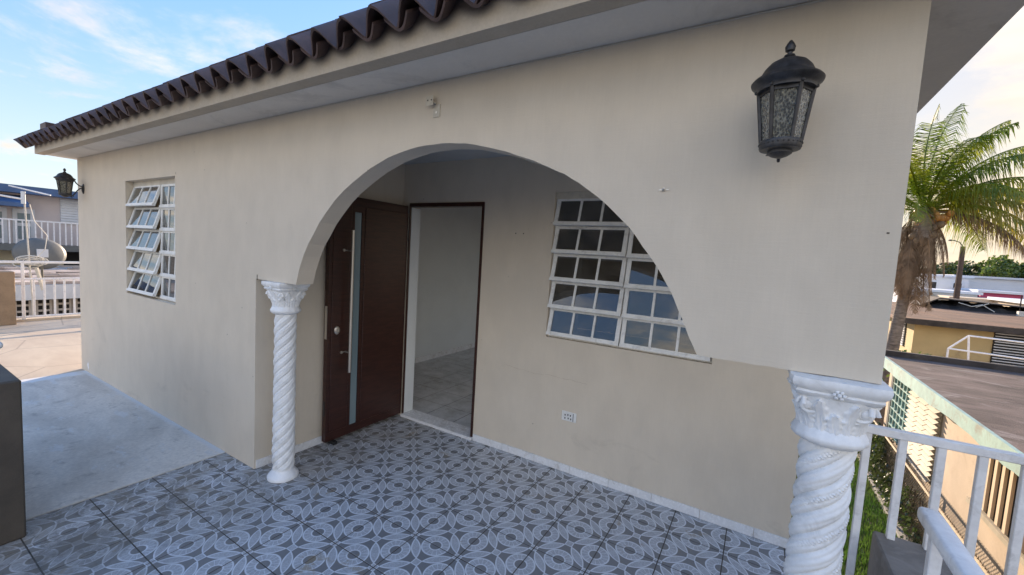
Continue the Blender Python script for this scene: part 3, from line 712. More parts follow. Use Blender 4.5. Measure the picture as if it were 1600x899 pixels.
# crack below the porch window
mb = MB(); pts = []; xx = -1.72; zz_ = .71
while xx < -1.0:
    pts.append((xx, YB-.0002, zz_)); xx += random.uniform(.01, .03); zz_ += random.uniform(-.005, .004)
mb.tube(pts, [random.uniform(.0002, .0008) for _ in pts], 4).build('wall_crack', 'pillarbeige', house)

mb = MB(); mb.poly([[(-6.43,.085),(-6.40,.12),(-6.375,.105),(-6.37,.06),(-6.385,.03),(-6.40,.05)]], YF-.0012, YF, 'y').build('paint_chip', 'railwhite', house)
for (xx, zz_, w_, h_) in ((.285, 1.72, .006, .004), (-2.905, 1.35, .008, .035), (-4.14, 2.10, .004, .018), (-3.3, .9, .006, .005), (-.02, 1.95, .008, .003)):
    MB().box(xx-w_/2, xx+w_/2, YF-.0008, YF+.001, zz_-h_/2, zz_+h_/2).build('wall_nick', 'pillar', house)
# ================================================================== RIGHT: railing, block, handrail
rl = thing('metal_railing', 'white square-bar metal railing right of the near column', 'railing', (.5, 2.0, 0))
def lb(x0, x1, y0, y1, z0, z1, nm, m, par, b=.003): return MB().bbox(x0-par.location.x, x1-par.location.x, y0-par.location.y, y1-par.location.y, z0-par.location.z, z1-par.location.z, b).build(nm, m, par)
lb(.33, 2.0, 1.985, 2.015, 1.018, 1.048, 'top_rail', 'railwhite', rl)
for i, xx in enumerate([.392, .491, .592, .693, .794, .895, .996, 1.097, 1.198, 1.299, 1.4, 1.5, 1.6, 1.7, 1.8, 1.9]):
    zb = -.2 if xx < .44 or xx > .70 else .64
    lb(xx-.0115, xx+.0115, 1.989, 2.011, zb, 1.018, 'bar', 'railwhite', rl, .002)
lb(.33, .44, 1.985, 2.015, -.23, -.20, 'bottom_rail', 'railwhite', rl); lb(.715, 2.0, 1.985, 2.015, -.23, -.20, 'bottom_rail', 'railwhite', rl)
bk = MB().bbox(.447, .71, 1.0, 2.03, GZ, .640, .006).build('stair_pier', 'blockgrey'); tag(bk, 'grey painted masonry pier under the railing bars at the lower right', 'pier')
hr = thing('handrail', 'thick white rounded handrail running toward the viewer over the grey pier', 'handrail', (.50, 1.72, .64))
pr = []
mb = MB()
prof = [(cos(t)*(.024 if abs(cos(t)) < .95 else .025), sin(t)) for t in [2*pi*k/16 for k in range(16)]]
vs = []; ys = [1.735, 1.728, 1.715, 1.69, .9]; ss = [.35, .75, .95, 1, 1]
for yy, s_ in zip(ys, ss):
    for k in range(16):
        t_ = 2*pi*k/16; ex = .45
        cx_ = math.copysign(abs(cos(t_))**ex, cos(t_))*.027*s_; cz_ = math.copysign(abs(sin(t_))**ex, sin(t_))*.021*s_
        vs.append((cx_-.0, yy-1.72, .885-.64+cz_))
fs = [(i*16+k, i*16+(k+1) % 16, (i+1)*16+(k+1) % 16, (i+1)*16+k) for i in range(4) for k in range(16)]+[tuple(range(15, -1, -1)), tuple(range(64, 80))]
mb.add(vs, fs); mb.fixn = True; mb.build('rail', 'railwhite', hr, True)
MB().bbox(-.014, .014, -.10, -.072, 0, .226, .002).build('post', 'railwhite', hr)
MB().bbox(-.014, .014, -.75, -.722, 0, .226, .002).build('post', 'railwhite', hr)
# ================================================================== LEFT: dark pillar, handrail tip
pl = MB().bbox(-4.4, -3.13, -1.6, .50, 0, .832, .008).build('parapet_block', 'pillar'); tag(pl, 'dark brown painted parapet block at the left edge near the viewer', 'parapet')
t = thing('handrail', 'white round handrail tip above the dark parapet at the left edge', 'handrail', (-3.6, .44, .832))
pts = [(.385, 0, .168), (.395, 0, .168), (.383, 0, .168)]
MB().tube([(-.75, 0, .168), (.37, 0, .168), (.385, 0, .168), (.395, 0, .168), (.400, 0, .168)], [.020, .020, .018, .012, .004], 16).build('rail', 'railwhite', t, True)
for xx in (-.55,): MB().tube([(xx, 0, 0), (xx, 0, .16)], .014, 10).build('post', 'railwhite', t)

# terrace railing along x=-10.6
t = thing('terrace_railing', 'white metal railing at the far edge of the tan terrace', 'railing', (-10.6, 0, 0))
MB().bbox(-.02, .02, 1.2, 9.1, .98, 1.02, .003).build('top_rail', 'railwhite', t)
MB().bbox(-.015, .015, 1.2, 9.1, .70, .73, .003).build('middle_rail', 'railwhite', t)
MB().bbox(-.015, .015, 1.2, 9.1, .055, .085, .003).build('bottom_rail', 'railwhite', t)
yy = 1.26; i = 0; bmb = MB().bbox(-.012, .012, -.012, .012, .085, .70, .002).mesh('bar', 'railwhite'); pmb = MB().bbox(-.018, .018, -.018, .018, .03, .98, .002).mesh('post', 'railwhite')
while yy < 9:
    if i % 10 == 4: put('post', pmb, t, (0, yy, 0))
    else: put('bar', bmb, t, (0, yy, 0))
    yy += .121; i += 1
pb = MB().bbox(-10.54, -10.28, 1.25, 1.61, 0, .86, .006).build('terrace_pillar', 'pillarbeige'); tag(pb, 'short tan masonry pillar in front of the terrace railing', 'pillar')

# ================================================================== LEFT NEIGHBOURS
# low house beyond the terrace: weathered flat roof over a vented wall
t = thing('low_house', 'low neighbouring house with weathered pale roof and vent blocks behind the terrace railing', 'house', (-12.5, 3, GZ))
def L(x0, x1, y0, y1, z0, z1, nm, m, par=t, b=None):
    l = par.location
    q = MB(); (q.bbox if b else q.box)(*( [x0-l.x, x1-l.x, y0-l.y, y1-l.y, z0-l.z, z1-l.z]+([b] if b else []) )); return q.build(nm, m, par)
L(-17.6, -12.62, -4, 12, GZ, .14, 'wall', 'ventwall')
L(-17.8, -12.40, -4.2, 12.2, .142, .44, 'fascia', 'shutter')
L(-17.8, -12.45, -4.2, 12.2, .442, .50, 'roof', 'weather')
mb = MB()
for i in range(40):                                    # curled sheets and debris ridges on the roof
    y = random.uniform(0, 6); x = random.uniform(-17.4, -12.8); a = random.uniform(.3, 1.4); h = random.uniform(.02, .06)
    mb.box(x-3-l_ if False else x, x+random.uniform(.05, .16), y, y+a, .50-GZ if False else .502, .502+h)
mb.build('roof_patch', 'weather').parent = None
o = COL.objects[-1]; tag(o, 'raised worn patches on the pale flat roof beyond the terrace', 'roof patches', kind='stuff')
gy = 1.95
while gy < 3.6:                                        # vent block panels
    gp = MB()
    gp.box(-12.64, -12.60, gy, gy+.20, -.50, .10)
    L(-12.625, -12.612, gy, gy+.22, -.52, .11, 'vent_recess', 'dark')
    f_ = MB()
    for k in range(5): f_.box(-.11, -.075, gy-3, gy+.22-3, -.50-GZ+.125*k, -.46-GZ+.125*k)
    for k in range(3): f_.box(-.1115, -.0765, gy-3+.095*k, gy-3+.03+.095*k, -.52-GZ, .11-GZ)
    f_.build('vent_grille', 'ventwall', t)
    gy += .285
L(-12.64, -12.58, 1.55, 1.85, -.9, .10, 'shutter_panel', 'dish')
# pinkish upper storey house with balcony and blue roof edge
t2 = thing('balcony_house', 'pinkish two-storey house with blue roof edge and white balcony at the far left', 'house', (-20, 4, GZ))
L(-28, -20, -3, 16, GZ, .55, 'lower_wall', 'lefthousecream', t2)
L(-28, -20.0, -3, 16, 1.05, 2.6, 'upper_wall', 'lefthouse', t2)
L(-28, -19.2, -3.2, 16, .86, 1.05, 'balcony_floor', 'dish', t2)
L(-28, -20.02, -3, 16, .55, .86, 'lower_band', 'lefthousecream', t2)
L(-28.4, -19.55, -3.4, 16.4, 2.60, 2.83, 'roof', 'blue', t2)
aw = MB().poly([[(-20, 2.55), (-19.3, 2.30), (-19.3, 2.18), (-20, 2.18)]], -3, 3.35, 'y').xf(Matrix.Translation((20, -4, -GZ))).build('awning', 'blue', t2)
for yy in (2.55, 3.12):
    dd = L(-20.03, -19.96, yy, yy+.46, 1.06, 2.14, 'door', 'shutter', t2)
    MB().box(.045, .055, yy-4+.10, yy-4+.36, 1.7-GZ, 2.0-GZ).build('door_glass', 'frost', dd); MB().box(.045, .055, yy-4+.10, yy-4+.36, 1.2-GZ, 1.6-GZ).build('door_glass', 'frost', dd)
sh = L(-20.03, -19.97, 4.15, 5.2, 1.75, 2.58, 'shutter', 'shutter', t2)
mb = MB()
for k in range(10): mb.add([(.03, .16, 1.76-GZ+.083*k), (.03, 1.19, 1.76-GZ+.083*k), (.055, 1.19, 1.77-GZ+.083*k), (.055, .16, 1.77-GZ+.083*k), (.03, .16, 1.835-GZ+.083*k), (.03, 1.19, 1.835-GZ+.083*k)], [(0, 1, 2, 3), (3, 2, 5, 4)])
mb.build('slats', 'shutter', sh)
mb = MB().box(.72, .76, -7, 12, 1.76-GZ, 1.80-GZ); mb.build('balcony_rail', 'railwhite', t2)
bm2 = MB().box(-.015, .015, -.015, .015, 0, .70).mesh('baluster', 'railwhite'); yy = 1.9
while yy < 5.8: put('baluster', bm2, t2, (.74, yy-4, 1.06-GZ)); yy += .13
L(-20.6, -19.98, 4.2, 4.62, -.2, .84, 'garage_opening', 'dark', t2)
# satellite dish and antenna
dz_ = thing('satellite_dish', 'grey oval satellite dish seen from behind on the neighbouring roof', 'satellite dish', (-13.0, 2.42, .50))
dz_.scale = (.9, .9, .94)
mb = MB(); rings = 7; nn = 36
vs = [(0, 0, 0)]
for i in range(1, rings+1):
    for k in range(nn):
        r = i/rings; a = 2*pi*k/nn; vs.append((-.10*r*r, .45*r*cos(a), .36*r*sin(a)))
fs = [(0, 1+k, 1+(k+1) % nn) for k in range(nn)]
for i in range(rings-1): fs += [(1+i*nn+k, 1+(i+1)*nn+k, 1+(i+1)*nn+(k+1) % nn, 1+i*nn+(k+1) % nn) for k in range(nn)]
mb.add(vs, fs); d0 = mb.build('reflector', 'dish', dz_, True); d0.location = (0, 0, .60); d0.rotation_euler = (0, radians(-14), radians(8))
sm_ = d0.modifiers.new('thickness', 'SOLIDIFY'); sm_.thickness = .012
MB().tube([(.05, -.02, -.04), (.05, -.02, .45), (.0, 0, .60)], .022, 8).build('mast', 'galv', dz_)
MB().box(-.02, .05, -.09, .09, .50, .68).build('bracket', 'shutter', dz_)
MB().tube([(-.04, 0, .28), (-.5, .05, .45)], .012, 6).build('feed_arm', 'galv', dz_)
an = thing('antenna', 'white pole antenna with two thin rods and a coiled cable by the dish', 'antenna', (-11.5, 2.0, -.3))
MB().tube([(0, .0, -.4), (0, -.0, .6), (0, -.06, 2.42)], [.013, .012, .011], 8).build('pole', 'cable', an)
MB().tube([(.02, -.40, 2.42), (0, -.05, 2.38), ], .018, 6).build('rod', 'railwhite', an)
MB().tube([(-.35, -.18, 2.62), (.05, .26, 2.50)], .014, 6).build('rod', 'railwhite', an)
MB().tube([(.0, -.07, 2.3), (0, -.07, 2.52)], .03, 8).build('clamp', 'shutter', an)
mb = MB()
for k in range(7):
    c0 = Vector((.06, random.uniform(-.05, .12), random.uniform(1.20, 1.30))); R_ = random.uniform(.10, .2)
    pts = [(c0.x+.03*sin(a*.7+k), c0.y+R_*cos(a*2*pi/14), c0.z+R_*.45*sin(a*2*pi/14)) for a in range(15)]
    mb.tube(pts, .007, 5)
mb.tube([(.03, .0, 2.3), (.04, .05, 2.0), (.05, .20, 1.75), (.05, .17, 1.5), (.05, .04, 1.3)], .007, 5)
mb.build('cable', 'cable', an)
MB().tube([(.08, .05, 1.15), (.12, .12, .74)], .03, 6).build('strut', 'header', an)

# ================================================================== RIGHT NEIGHBOUR (flat tar roof, pale green fascia)
nb = thing('flat_roof_house', 'peach neighbouring house with a weathered flat roof and pale green edge', 'house', (5, 8, GZ))
RX, RZ = 2.66, -.30
L(2.85, 12, 2, 13.2, GZ, -.56, 'wall', 'peach', nb)
L(RX+.05, 12.2, 1.8, 13.30, -.54, RZ, 'roof', 'nbroof', nb)
# chipped fascia, lower edge broken in steps
edge = [(1.8, -.545)]; yy = 1.8; dz__ = 0
while yy < 13.3:
    yy += random.uniform(.12, .5); edge.append((min(yy, 13.32), -.545+random.uniform(-.012, .016)+(.03 if 7.9 < yy < 9.4 else 0)))
MB().poly([[(13.32, RZ+.006), (1.8, RZ+.006)]+edge], RX, RX+.048, 'x').xf(Matrix.Translation((-5, -8, -GZ))).build('fascia', 'green', nb)
L(RX, 12.2, 13.302, 13.45, -.56, -.175, 'parapet', 'parapet', nb, .01)
# narrow grey pipe and teal louvred glass
L(2.815, 2.848, 12.72, 12.86, GZ, -.56, 'downpipe', 'dish', nb)
tw = L(2.83, 2.848, 11.35, 12.6, -2.0, -.62, 'glass_window', 'teal', nb)
mb = MB()
for k in range(7): mb.box(-2.20, -2.165, 3.36, 4.6, -1.95-GZ+.19*k, -1.93-GZ+.19*k)
for k in range(6): mb.box(-2.195, -2.17, 3.36+.24*k, 3.385+.24*k, -2.0-GZ, -.62-GZ)
mb.build('window_bars', 'green', tw)
lv = L(2.83, 2.849, 9.75, 11.3, -1.95, -.60, 'louvre_window', 'cream', nb)
slat = MB(); slat.add([(.0, 0, 0), (0, .48, 0), (-.085, .48, -.055), (-.085, 0, -.055), (.0, 0, .012), (0, .48, .012), (-.09, .48, -.045), (-.09, 0, -.045)], [(0,1,2,3),(4,7,6,5),(3,2,6,7),(0,3,7,4),(1,5,6,2),(0,4,5,1)])
sme = slat.mesh('slat', 'cream')
for c in range(3):
    for k in range(14): put('slat', sme, lv, (-2.17, 9.76+c*.51-8, -.64-GZ-.094*k))
wd = L(2.838, 2.849, 4.2, 8.25, -1.46, -.62, 'barred_window', 'dark', nb)
bar_ = MB().box(-.03, 0, -.035, .035, 0, .80).mesh('window_bar', 'farcream'); yy = 8.12
while yy > 4.2: put('window_bar', bar_, wd, (-2.162, yy-8, -1.44-GZ)); yy -= .19
L(2.79, 2.86, 4.1, 8.35, -1.53, -1.46, 'window_sill', 'cream', nb)
# chain-link fence along the lot line
fe = thing('chain_link_fence', 'rusty chain-link fence along the yard below the peach house', 'fence', (2.5, 8, GZ))
MB().tube([(0, -6, 1.2), (0, 6.5, 1.2)], .022, 8).build('top_pipe', 'pipe', fe)
for yy in (-5.5, -3, -.5, 2, 4.5, 6.4): MB().tube([(0, yy, 0), (0, yy, 1.2)], .025, 8).build('post', 'pipe', fe)
mb = MB(); dd = .065; y = -6
while y < 6.5:
    for s_ in (-1, 1):
        y2 = y+s_*1.22
        if -6.3 < y2 < 6.8: mb.tube([(.004*s_, y, .03), (.004*s_, y2, 1.25)], .0035, 3, caps=False)
    y += dd
mb2 = mb.build('wire_mesh', 'galv', fe); mb2['kind'] = 'stuff'
vn = thing('vine', 'dark tangled vine growing through the far stretch of the chain-link fence', 'vine', (2.5, 11, GZ))
rn = random.Random(21); lv_ = MB(); st_ = MB()
for i in range(5200):
    yy = rn.triangular(-3.0, 2.9, 1.2); hh = (.95+.25*sin(yy*2.3)+.15*sin(yy*7))*(1 if yy > -1.2 else max(.1, (yy+3.0)/1.8))
    p = Vector((rn.gauss(0, .07), yy, rn.uniform(0, 1)**.8*hh)); n_ = Vector((rn.gauss(0, 1), rn.gauss(0, 1), rn.gauss(.3, 1))).normalized(); a_ = n_.orthogonal().normalized()*rn.uniform(.02, .045); b_ = n_.cross(a_)*.6
    lv_.add([p-a_, p-b_, p+a_, p+b_], [(0, 1, 2, 3)])
for i in range(26):
    yy = rn.uniform(-2.6, 2.8); st_.tube([(.01, yy, 0), (.03, yy+rn.uniform(-.2, .2), .5), (0, yy+rn.uniform(-.5, .5), 1.0)], .008, 5)
lv_.build('leaves', 'leafdark', vn); st_.build('stem', 'treebark', vn)
# debris strip / kerb at the foot of the fence
kb = MB().box(2.40, 2.60, 2, 14.5, GZ, GZ+.12).build('garden_kerb', 'slab'); tag(kb, kind='structure')

# white pipe frame behind the roof
t = thing('pipe_frame', 'white gabled pipe frame standing behind the flat tar roof', 'frame', (5, 16, GZ))
def pt(x, z, y=16): return (x-5, y-16, z-GZ)
for a, b in (((4.58, -2.9), (4.58, -.27)), ((4.58, -.27), (4.94, .14)), ((4.94, .14), (5.20, -2.9)), ((4.94, .14), (8.6, .06)), ((4.58, -.27), (8.4, -.38)), ((8.6, .06), (8.8, -2.9))):
    MB().tube([pt(*a), pt(*b)], .024, 8).build('pipe', 'railwhite', t)

# ================================================================== YELLOW HOUSE
yh = thing('yellow_house', 'yellow one-storey house with brown rusty roof behind the coconut palm', 'house', (8, 25, GZ))
L(4.8, 16, 20, 31, GZ, .06, 'wall', 'yellow', yh)
L(4.3, 16.5, 19.55, 31.5, .07, .20, 'roof', 'rust', yh, .02)
L(4.25, 16.5, 19.50, 19.56, .02, .215, 'fascia', 'parapet', yh)
wdw = L(6.75, 9.2, 19.96, 20.02, -1.15, .02, 'louvre_window', 'dark', yh)
for k in range(13): MB().box(-1.23, 1.18, -5.085, -5.045, -1.14-GZ+.09*k, -1.112-GZ+.09*k).build('slat', 'shutter', wdw)
w2 = L(4.77, 4.81, 20.9, 22.6, -.95, .03, 'louvre_window', 'dark', yh)
for k in range(11): MB().box(-3.26, -3.222, -4.08, -2.42, -.94-GZ+.09*k, -.895-GZ+.09*k).build('slat', 'shutter', w2)
for i in range(9):
    L(4.6+i*1.25, 4.6+i*1.25+1.2, 19.6+.02*i, 31.4, .202, .216+.002*(i % 3), 'roof_sheet', 'rust', yh)
t = thing('tarp_heap', 'sagging black tarpaulin heap with pale poles on the rusty roof', 'tarpaulin', (9.2, 29.5, .215))
mb = MB(); nx, ny = 46, 14; vs = []
for j in range(ny+1):
    for i in range(nx+1):
        u = i/nx; v = j/ny; e = sin(pi*v)**.5*min(1, u*7, (1-u)*5)**.7
        vs.append(((u-.5)*4.2, (v-.5)*2.2, e*(.30+.08*sin(u*23)+.05*sin(u*41+v*9)+random.uniform(-.03, .03)+.12*(1-u))))
mb.add(vs, [(j*(nx+1)+i, j*(nx+1)+i+1, (j+1)*(nx+1)+i+1, (j+1)*(nx+1)+i) for j in range(ny) for i in range(nx)]); mb.build('sheet', 'tarp', t, False)
MB().poly([[(-2.3, .10), (-1.6, .52), (2.1, .34), (2.1, .30), (-1.6, .47), (-2.25, .06)]], -1.12, 1.1, 'y').build('board', 'parapet', t)
MB().tube([(-1.0, -1.3, .36), (-.55, -1.35, .22), (-.2, -1.3, .34), (.2, -1.4, .05)], .02, 6).build('pole', 'cable', t)
MB().tube([(-.4, -1.3, .2), (.0, -1.35, .42)], .02, 6).build('pole', 'cable', t)
t = MB().tube([(0, 0, 0), (0, 0, .9)], .025, 6).build('vent_pipe', 'pole', loc=(10.35, 28.6, .21)); tag(t, 'thin dark upright pipe on the right end of the rusty roof', 'pipe')
t = MB().box(-.1, .1, -.1, .1, 0, .22).build('roof_block', 'cable', loc=(9.9, 27.2, .21)); tag(t, 'small pale block standing on the rusty roof', 'block')

# ================================================================== FAR BUILDINGS
def far(name, label, x0, x1, y0, y1, z1, wall, roofm='farwhite', wins=(), side=()):
    t = thing(name, label, 'building', ((x0+x1)/2, y0, GZ))
    L(x0, x1, y0, y1, GZ, z1-.2, 'wall', wall, t); L(x0-.25, x1+.25, y0-.25, y1+.2, z1-.2, z1, 'roof', roofm, t)
    for (a, b, c, d) in wins:
        f_ = L(a, b, y0-.06, y0-.01, c, d, 'window', 'farwhite', t)
        l = t.location; MB().box(a+.12-l.x, b-.12-l.x, -.09, -.05, c+.12-l.z, d-.12-l.z).build('pane', 'dark', f_)
    for (a, b, c, d) in side:
        f_ = L(x0-.06, x0-.01, a, b, c, d, 'window', 'farwhite', t)
        l = t.location; MB().box(x0-.10-l.x, x0-.05-l.x, a+.12-l.y, b-.12-l.y, c+.12-l.z, d-.12-l.z).build('pane', 'dark', f_)
    return t
far('two_storey_house', 'pale two-storey house with cream side and small windows behind the palm trunk', 14.2, 17.4, 58, 68, 2.15, 'farwhite', wins=((14.5, 15.2, .2, 1.5), (16.2, 17.0, .3, 1.5)), side=((60, 62, .4, 1.5), (64, 66, .4, 1.5)))
far('long_white_building', 'long pale blue-white flat building below the trees on the right', 17.6, 40, 62, 72, 2.25, 'farwhite')
far('small_white_house', 'low white house with dark openings left of the street pole', 10.6, 15.6, 50, 56, .75, 'farwhite', wins=((11.2, 12.2, -.6, .2), (13.1, 13.6, -1.4, .3), (14.0, 14.7, -.6, .3)))
far('cream_gable_house', 'low cream building in front of the two-storey house', 13.0, 17.0, 46, 50, .35, 'farcream', 'farcream')
far('magenta_house', 'small building with a magenta wall beyond the tarpaulin', 16.4, 18.9, 52, 57, .95, 'magenta')
far('corner_house', 'white and cream low building at the right edge beyond the tarpaulin', 15.2, 24, 40, 46, .55, 'farcream')
t = MB().box(-.4, .4, -.4, .4, 0, .5).box(-.15, .15, -.15, .15, .5, .7).build('roof_tank', 'farwhite', loc=(24.5, 63, 2.25)); tag(t, 'white water tank on the roof of the long pale building', 'water tank')
# street pole
t = thing('street_lamp', 'dark wooden pole with a small street lamp beyond the roofs', 'street lamp', (12.95, 45, GZ))
MB().tube([(0, 0, 0), (-.05, 0, 7.15)], [.22, .15], 10).build('pole', 'pole', t)
MB().tube([(-.05, 0, 7.1), (-.25, 0, 7.45), (-.65, 0, 7.62)], .04, 6).build('arm', 'galv', t)
MB().sphere((-.78, 0, 7.6), .14, 8, 6, (1, 1, .5)).build('lamp_head', 'galv', t)

# ================================================================== TREES BEHIND
def tree(label, x, y, h, r, mat, seed):
    rn = random.Random(seed)
    t = thing('broadleaf_tree', label, 'tree', (x, y, GZ), 'trees beyond the far buildings')
    tb = MB().tube([(0, 0, 0), (.1, 0, h*.3), (-.1, .1, h*.6)], [.3, .24, .12], 8)
    for k in range(5):
        a = rn.uniform(0, 6.28); tb.tube([(0, 0, h*.35), (cos(a)*r*.4, sin(a)*r*.4, h*.6), (cos(a)*r*.7, sin(a)*r*.7, h*.75)], [.12, .08, .03], 5)
    tb.build('trunk', 'treebark', t)
    mb = MB()
    for c in range(30):
        a = rn.uniform(0, 6.28); rr = r*sqrt(rn.random())*.85; cz = h*rn.uniform(.42, .95)*(1-.22*(rr/r)**2); R_ = r*rn.uniform(.18, .34)
        cx_, cy_ = cos(a)*rr, sin(a)*rr
        for i in range(80):
            v = Vector((rn.gauss(0, 1), rn.gauss(0, 1), rn.gauss(0, .7))).normalized()*R_*rn.uniform(.6, 1.08); v.z *= .75
            p = Vector((cx_, cy_, cz))+v; s_ = rn.uniform(.12, .26)
            n_ = Vector((rn.gauss(0, 1), rn.gauss(0, 1), rn.gauss(.6, 1))).normalized(); a_ = n_.orthogonal().normalized()*s_; b_ = n_.cross(a_)*.7
            mb.add([p-a_, p-b_, p+a_, p+b_], [(0, 1, 2, 3)])
    mb.build('crown', mat, t)
specs = [(19.5, 82, 7.2, 3.4), (23.5, 84, 7.6, 3.6), (27.2, 80, 8.4, 3.2), (30.0, 78, 8.2, 3.6), (33.5, 83, 8.8, 3.8), (37.5, 85, 8.9, 4.0), (41.5, 84, 8.8, 4.0), (25.2, 76, 7.4, 2.6), (28.4, 74, 7.1, 2.5), (31.6, 75.5, 7.3, 2.7), (35.2, 76, 7.6, 2.8), (46, 88, 9, 4.2), (15.6, 84, 6.9, 3.2), (39.0, 77, 7.4, 2.8), (50.5, 88, 9, 4.2), (12, 86, 7, 3.4)]
names = ['leftmost dark tree seen behind the street pole gap', 'dark round tree just left of the street pole', 'tall light green tree right of the street pole', 'bright yellow-green tree second right of the street pole',
         'tall dark green tree behind the bright ones', 'broad dark olive tree toward the right frame edge', 'dark tree at the right edge of the frame', 'smaller light tree low in front near the pole', 'small bright tree standing just over the long building', 'mid green tree over the middle of the long building',
         'small green tree over the water tank', 'dark tree beyond the right frame edge', 'dark tree hidden partly by hanging palm fronds', 'light green tree low at the right over the long roof', 'dark tree farthest right beyond the frame', 'dark tree behind the palm trunk']
for i, (s_, nm) in enumerate(zip(specs, names)):
    tree(nm, *s_, 'leafgreen' if i in (2, 3, 7, 8, 9, 10, 13) else 'leafdark', 100+i)
mb = MB(); rn = random.Random(5)
for i in range(16000):
    x = rn.uniform(-60, 110); y = rn.uniform(98, 112); z = GZ+rn.uniform(0, 1)**.6*(6.9+1.0*sin(x*.23)+.6*sin(x*.71)); s_ = rn.uniform(.3, .6)
    n_ = Vector((rn.gauss(0, 1), rn.gauss(0, 1), rn.gauss(.6, 1))).normalized(); a_ = n_.orthogonal().normalized()*s_; b_ = n_.cross(a_)*.7; p = Vector((x, y, z))
    mb.add([p-a_, p-b_, p+a_, p+b_], [(0, 1, 2, 3)])
tag(mb.build('tree_line', 'leafdark'), 'distant dark wooded line along the horizon', 'woods', kind='stuff')

# ================================================================== COCONUT PALM
pm = thing('coconut_palm', 'tall coconut palm with orange nuts and hanging dead fronds right of the house', 'palm', (3.45, 16.6, GZ))
CR = Vector((.42, 0, 3.55-GZ))
mb = MB(); pts = []; rs = []
for i in range(40):
    u = i/39; pts.append((.42*(u**1.4)+.0, .0, u*(3.45-GZ))); rs.append(.17-.05*u+(.008 if i % 2 else 0)+(.08*(1-u)**8))
mb.tube(pts, rs, 14).build('trunk', 'bark', pm, True)
mb = MB(); rn = random.Random(3)
for i in range(70):
    a = rn.uniform(0, 6.28); z = rn.uniform(-.7, .1); q = Vector((CR.x+cos(a)*.17, sin(a)*.17, CR.z+z))
    mb.tube([q, q+Vector((cos(a)*.12, sin(a)*.12, -.12)), q+Vector((cos(a)*.16, sin(a)*.16, -.4))], [.05, .035, .01], 5)
o = mb.build('frond_stubs', 'husk', pm); o['kind'] = 'stuff'
def frond(az, el, L_, droop, mat, seed, lw=.62, hang=.55, name='frond'):
    rn = random.Random(seed); mb = MB(); L_ *= rn.uniform(.93, 1.12)
    d = Vector((cos(az)*cos(el), sin(az)*cos(el), sin(el))); p = Vector(CR)+d*.12; pts = [p.copy()]; dirs = [d.copy()]; n = 26
    for i in range(n):
        d = (d+Vector((.014, 0, -droop*(.3+1.2*i/n)/n*2.2))).normalized(); p = p+d*L_/n; pts.append(p.copy()); dirs.append(d.copy())
    mb.tube(pts, [.028*(1-i/(n+1))+.004 for i in range(n+1)], 5)
    for i in range(int(3.8*n)):
        u = i/int(3.8*n)
        if u < .13 or rn.random() < .03: continue
        k = u*n; i0 = int(k); f_ = k-i0; q = pts[i0].lerp(pts[i0+1], f_); t = dirs[i0]
        sd = t.cross(Vector((0, 0, 1)))
        if sd.length < .1: sd = Vector((1, 0, 0))
        sd.normalize()
        ll = lw*L_*.42*(sin(pi*min(1, (u*.86+.14)))**.6)*rn.uniform(.85, 1.1)
        for s_ in (-1, 1):
            dd = (sd*s_+t*rn.uniform(.45, .95)+Vector((0, 0, rn.uniform(.0, .3)-hang*.35))).normalized()
            m1 = q+dd*ll*.5; e = q+dd*ll*.86+Vector((rn.uniform(-.04, .04), rn.uniform(-.04, .04), -ll*hang*rn.uniform(.5, 1.5)))
            wv = t*.010*rn.uniform(.8, 1.2)
            mb.add([q-wv, q+wv, m1+wv*1.2-Vector((0, 0, ll*hang*.12)), m1-wv*1.2-Vector((0, 0, ll*hang*.12)), e], [(0, 1, 2, 3), (3, 2, 4)])
    return mb.build(name, mat, pm)
R_ = radians
# (azimuth: 0 = right, 90 = away, 180 = left, 270 = toward the viewer)
FR = [(10, 62, 3.0, .55, 'frond'), (35, 74, 3.1, .45, 'frond'), (150, 70, 3.0, .5, 'frond'), (-15, 45, 2.9, .75, 'frond'), (25, 38, 2.9, .75, 'frondyellow'), (-40, 58, 2.7, .7, 'frond'), (200, 62, 2.8, .7, 'frond'),
      (-5, 24, 2.7, .75, 'frondyellow'), (15, 8, 2.6, .8, 'frondyellow'), (-30, 15, 2.5, .9, 'frondyellow'), (170, 45, 2.8, .8, 'frond'), (190, 28, 2.6, .9, 'frond'), (230, 50, 2.6, .8, 'frond'), (265, 62, 2.6, .8, 'frond'),
      (90, 55, 2.8, .7, 'frond'), (60, 40, 2.8, .8, 'frond'), (120, 35, 2.7, .8, 'frond'), (300, 40, 2.5, .9, 'frond'), (245, 25, 2.4, 1.0, 'frond'), (150, 15, 2.6, 1.0, 'frond'), (-12, -2, 2.4, .85, 'husk'), (-60, 72, 2.6, .6, 'frond'), (100, 80, 3.0, .4, 'frond'), (180, 80, 2.9, .35, 'frond'), (45, 12, 2.5, 1.0, 'frond'), (2, 34, 2.8, .62, 'frondyellow')]
for i, (a, e, l, d, m) in enumerate(FR): frond(R_(a), R_(e), l, d, m, 40+i, hang=.85 if m != 'husk' else .8)
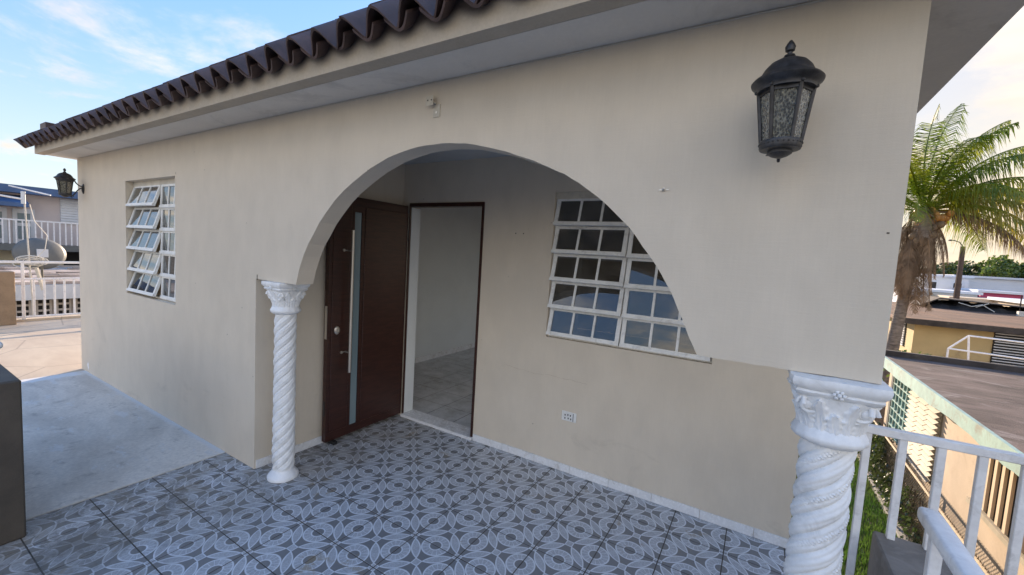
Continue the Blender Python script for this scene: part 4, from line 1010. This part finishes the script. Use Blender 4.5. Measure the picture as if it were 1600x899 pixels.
for i, (a, e, l) in enumerate([(250, -30, 1.2), (200, -35, 2.2), (230, -50, 2.3), (180, -50, 2.4), (150, -45, 2.2), (270, -55, 1.9), (290, -60, 1.8), (310, -55, 1.9), (215, -62, 2.4), (195, -66, 2.5), (335, -50, 1.6), (170, -70, 2.3), (240, -72, 2.6), (260, -75, 2.4), (280, -74, 2.5), (300, -76, 2.1), (225, -78, 2.7), (320, -72, 1.9), (160, -60, 2.4), (205, -55, 2.5)]):
    frond(R_(a), R_(e), l, 1.6, 'husk', 90+i, lw=.4, hang=1.1, name='dead_frond')
frond(R_(255), R_(25), 1.3, 2.6, 'bark', 140, lw=.7, hang=1.1, name='dead_frond')
cm = MB().sphere((0, 0, 0), .085, 12, 9, (1, 1, 1.2)).mesh('coconut', 'coconut', True); cm2 = MB().sphere((0, 0, 0), .095, 12, 9, (1, 1, 1.2)).mesh('coconut', 'nutdull', True)
rn = random.Random(9)
for i in range(24):
    put('coconut', cm, pm, (CR.x+rn.uniform(-.25, .42), -.36+rn.uniform(-.12, .12), CR.z-.12+rn.uniform(-.24, .12)), (rn.uniform(-.5, .5), rn.uniform(-.5, .5), 0))
for i in range(16):
    put('coconut', cm2, pm, (CR.x+rn.uniform(-.30, .30), -.33+rn.uniform(-.1, .1), CR.z-.60+rn.uniform(-.35, .2)), (rn.uniform(-.5, .5), rn.uniform(-.5, .5), 0))
# low shrub at the palm's foot
mb = MB()
for i in range(500):
    p = Vector((3.75+rn.gauss(0, .22), 15.2+rn.gauss(0, .25), -.75+rn.uniform(-.9, .35))); n_ = Vector((rn.gauss(0, 1), rn.gauss(0, 1), rn.gauss(.5, 1))).normalized(); a_ = n_.orthogonal().normalized()*.07; b_ = n_.cross(a_)*.5
    mb.add([p-a_, p-b_, p+a_, p+b_], [(0, 1, 2, 3)])
sh = thing('shrub', 'small leafy green shrub growing at the foot of the coconut palm', 'shrub', (0, 0, 0))
mb.build('leaves', 'leafgreen', sh); MB().tube([(3.75, 15.2, GZ), (3.75, 15.2, -.9)], .03, 6).build('stem', 'treebark', sh)
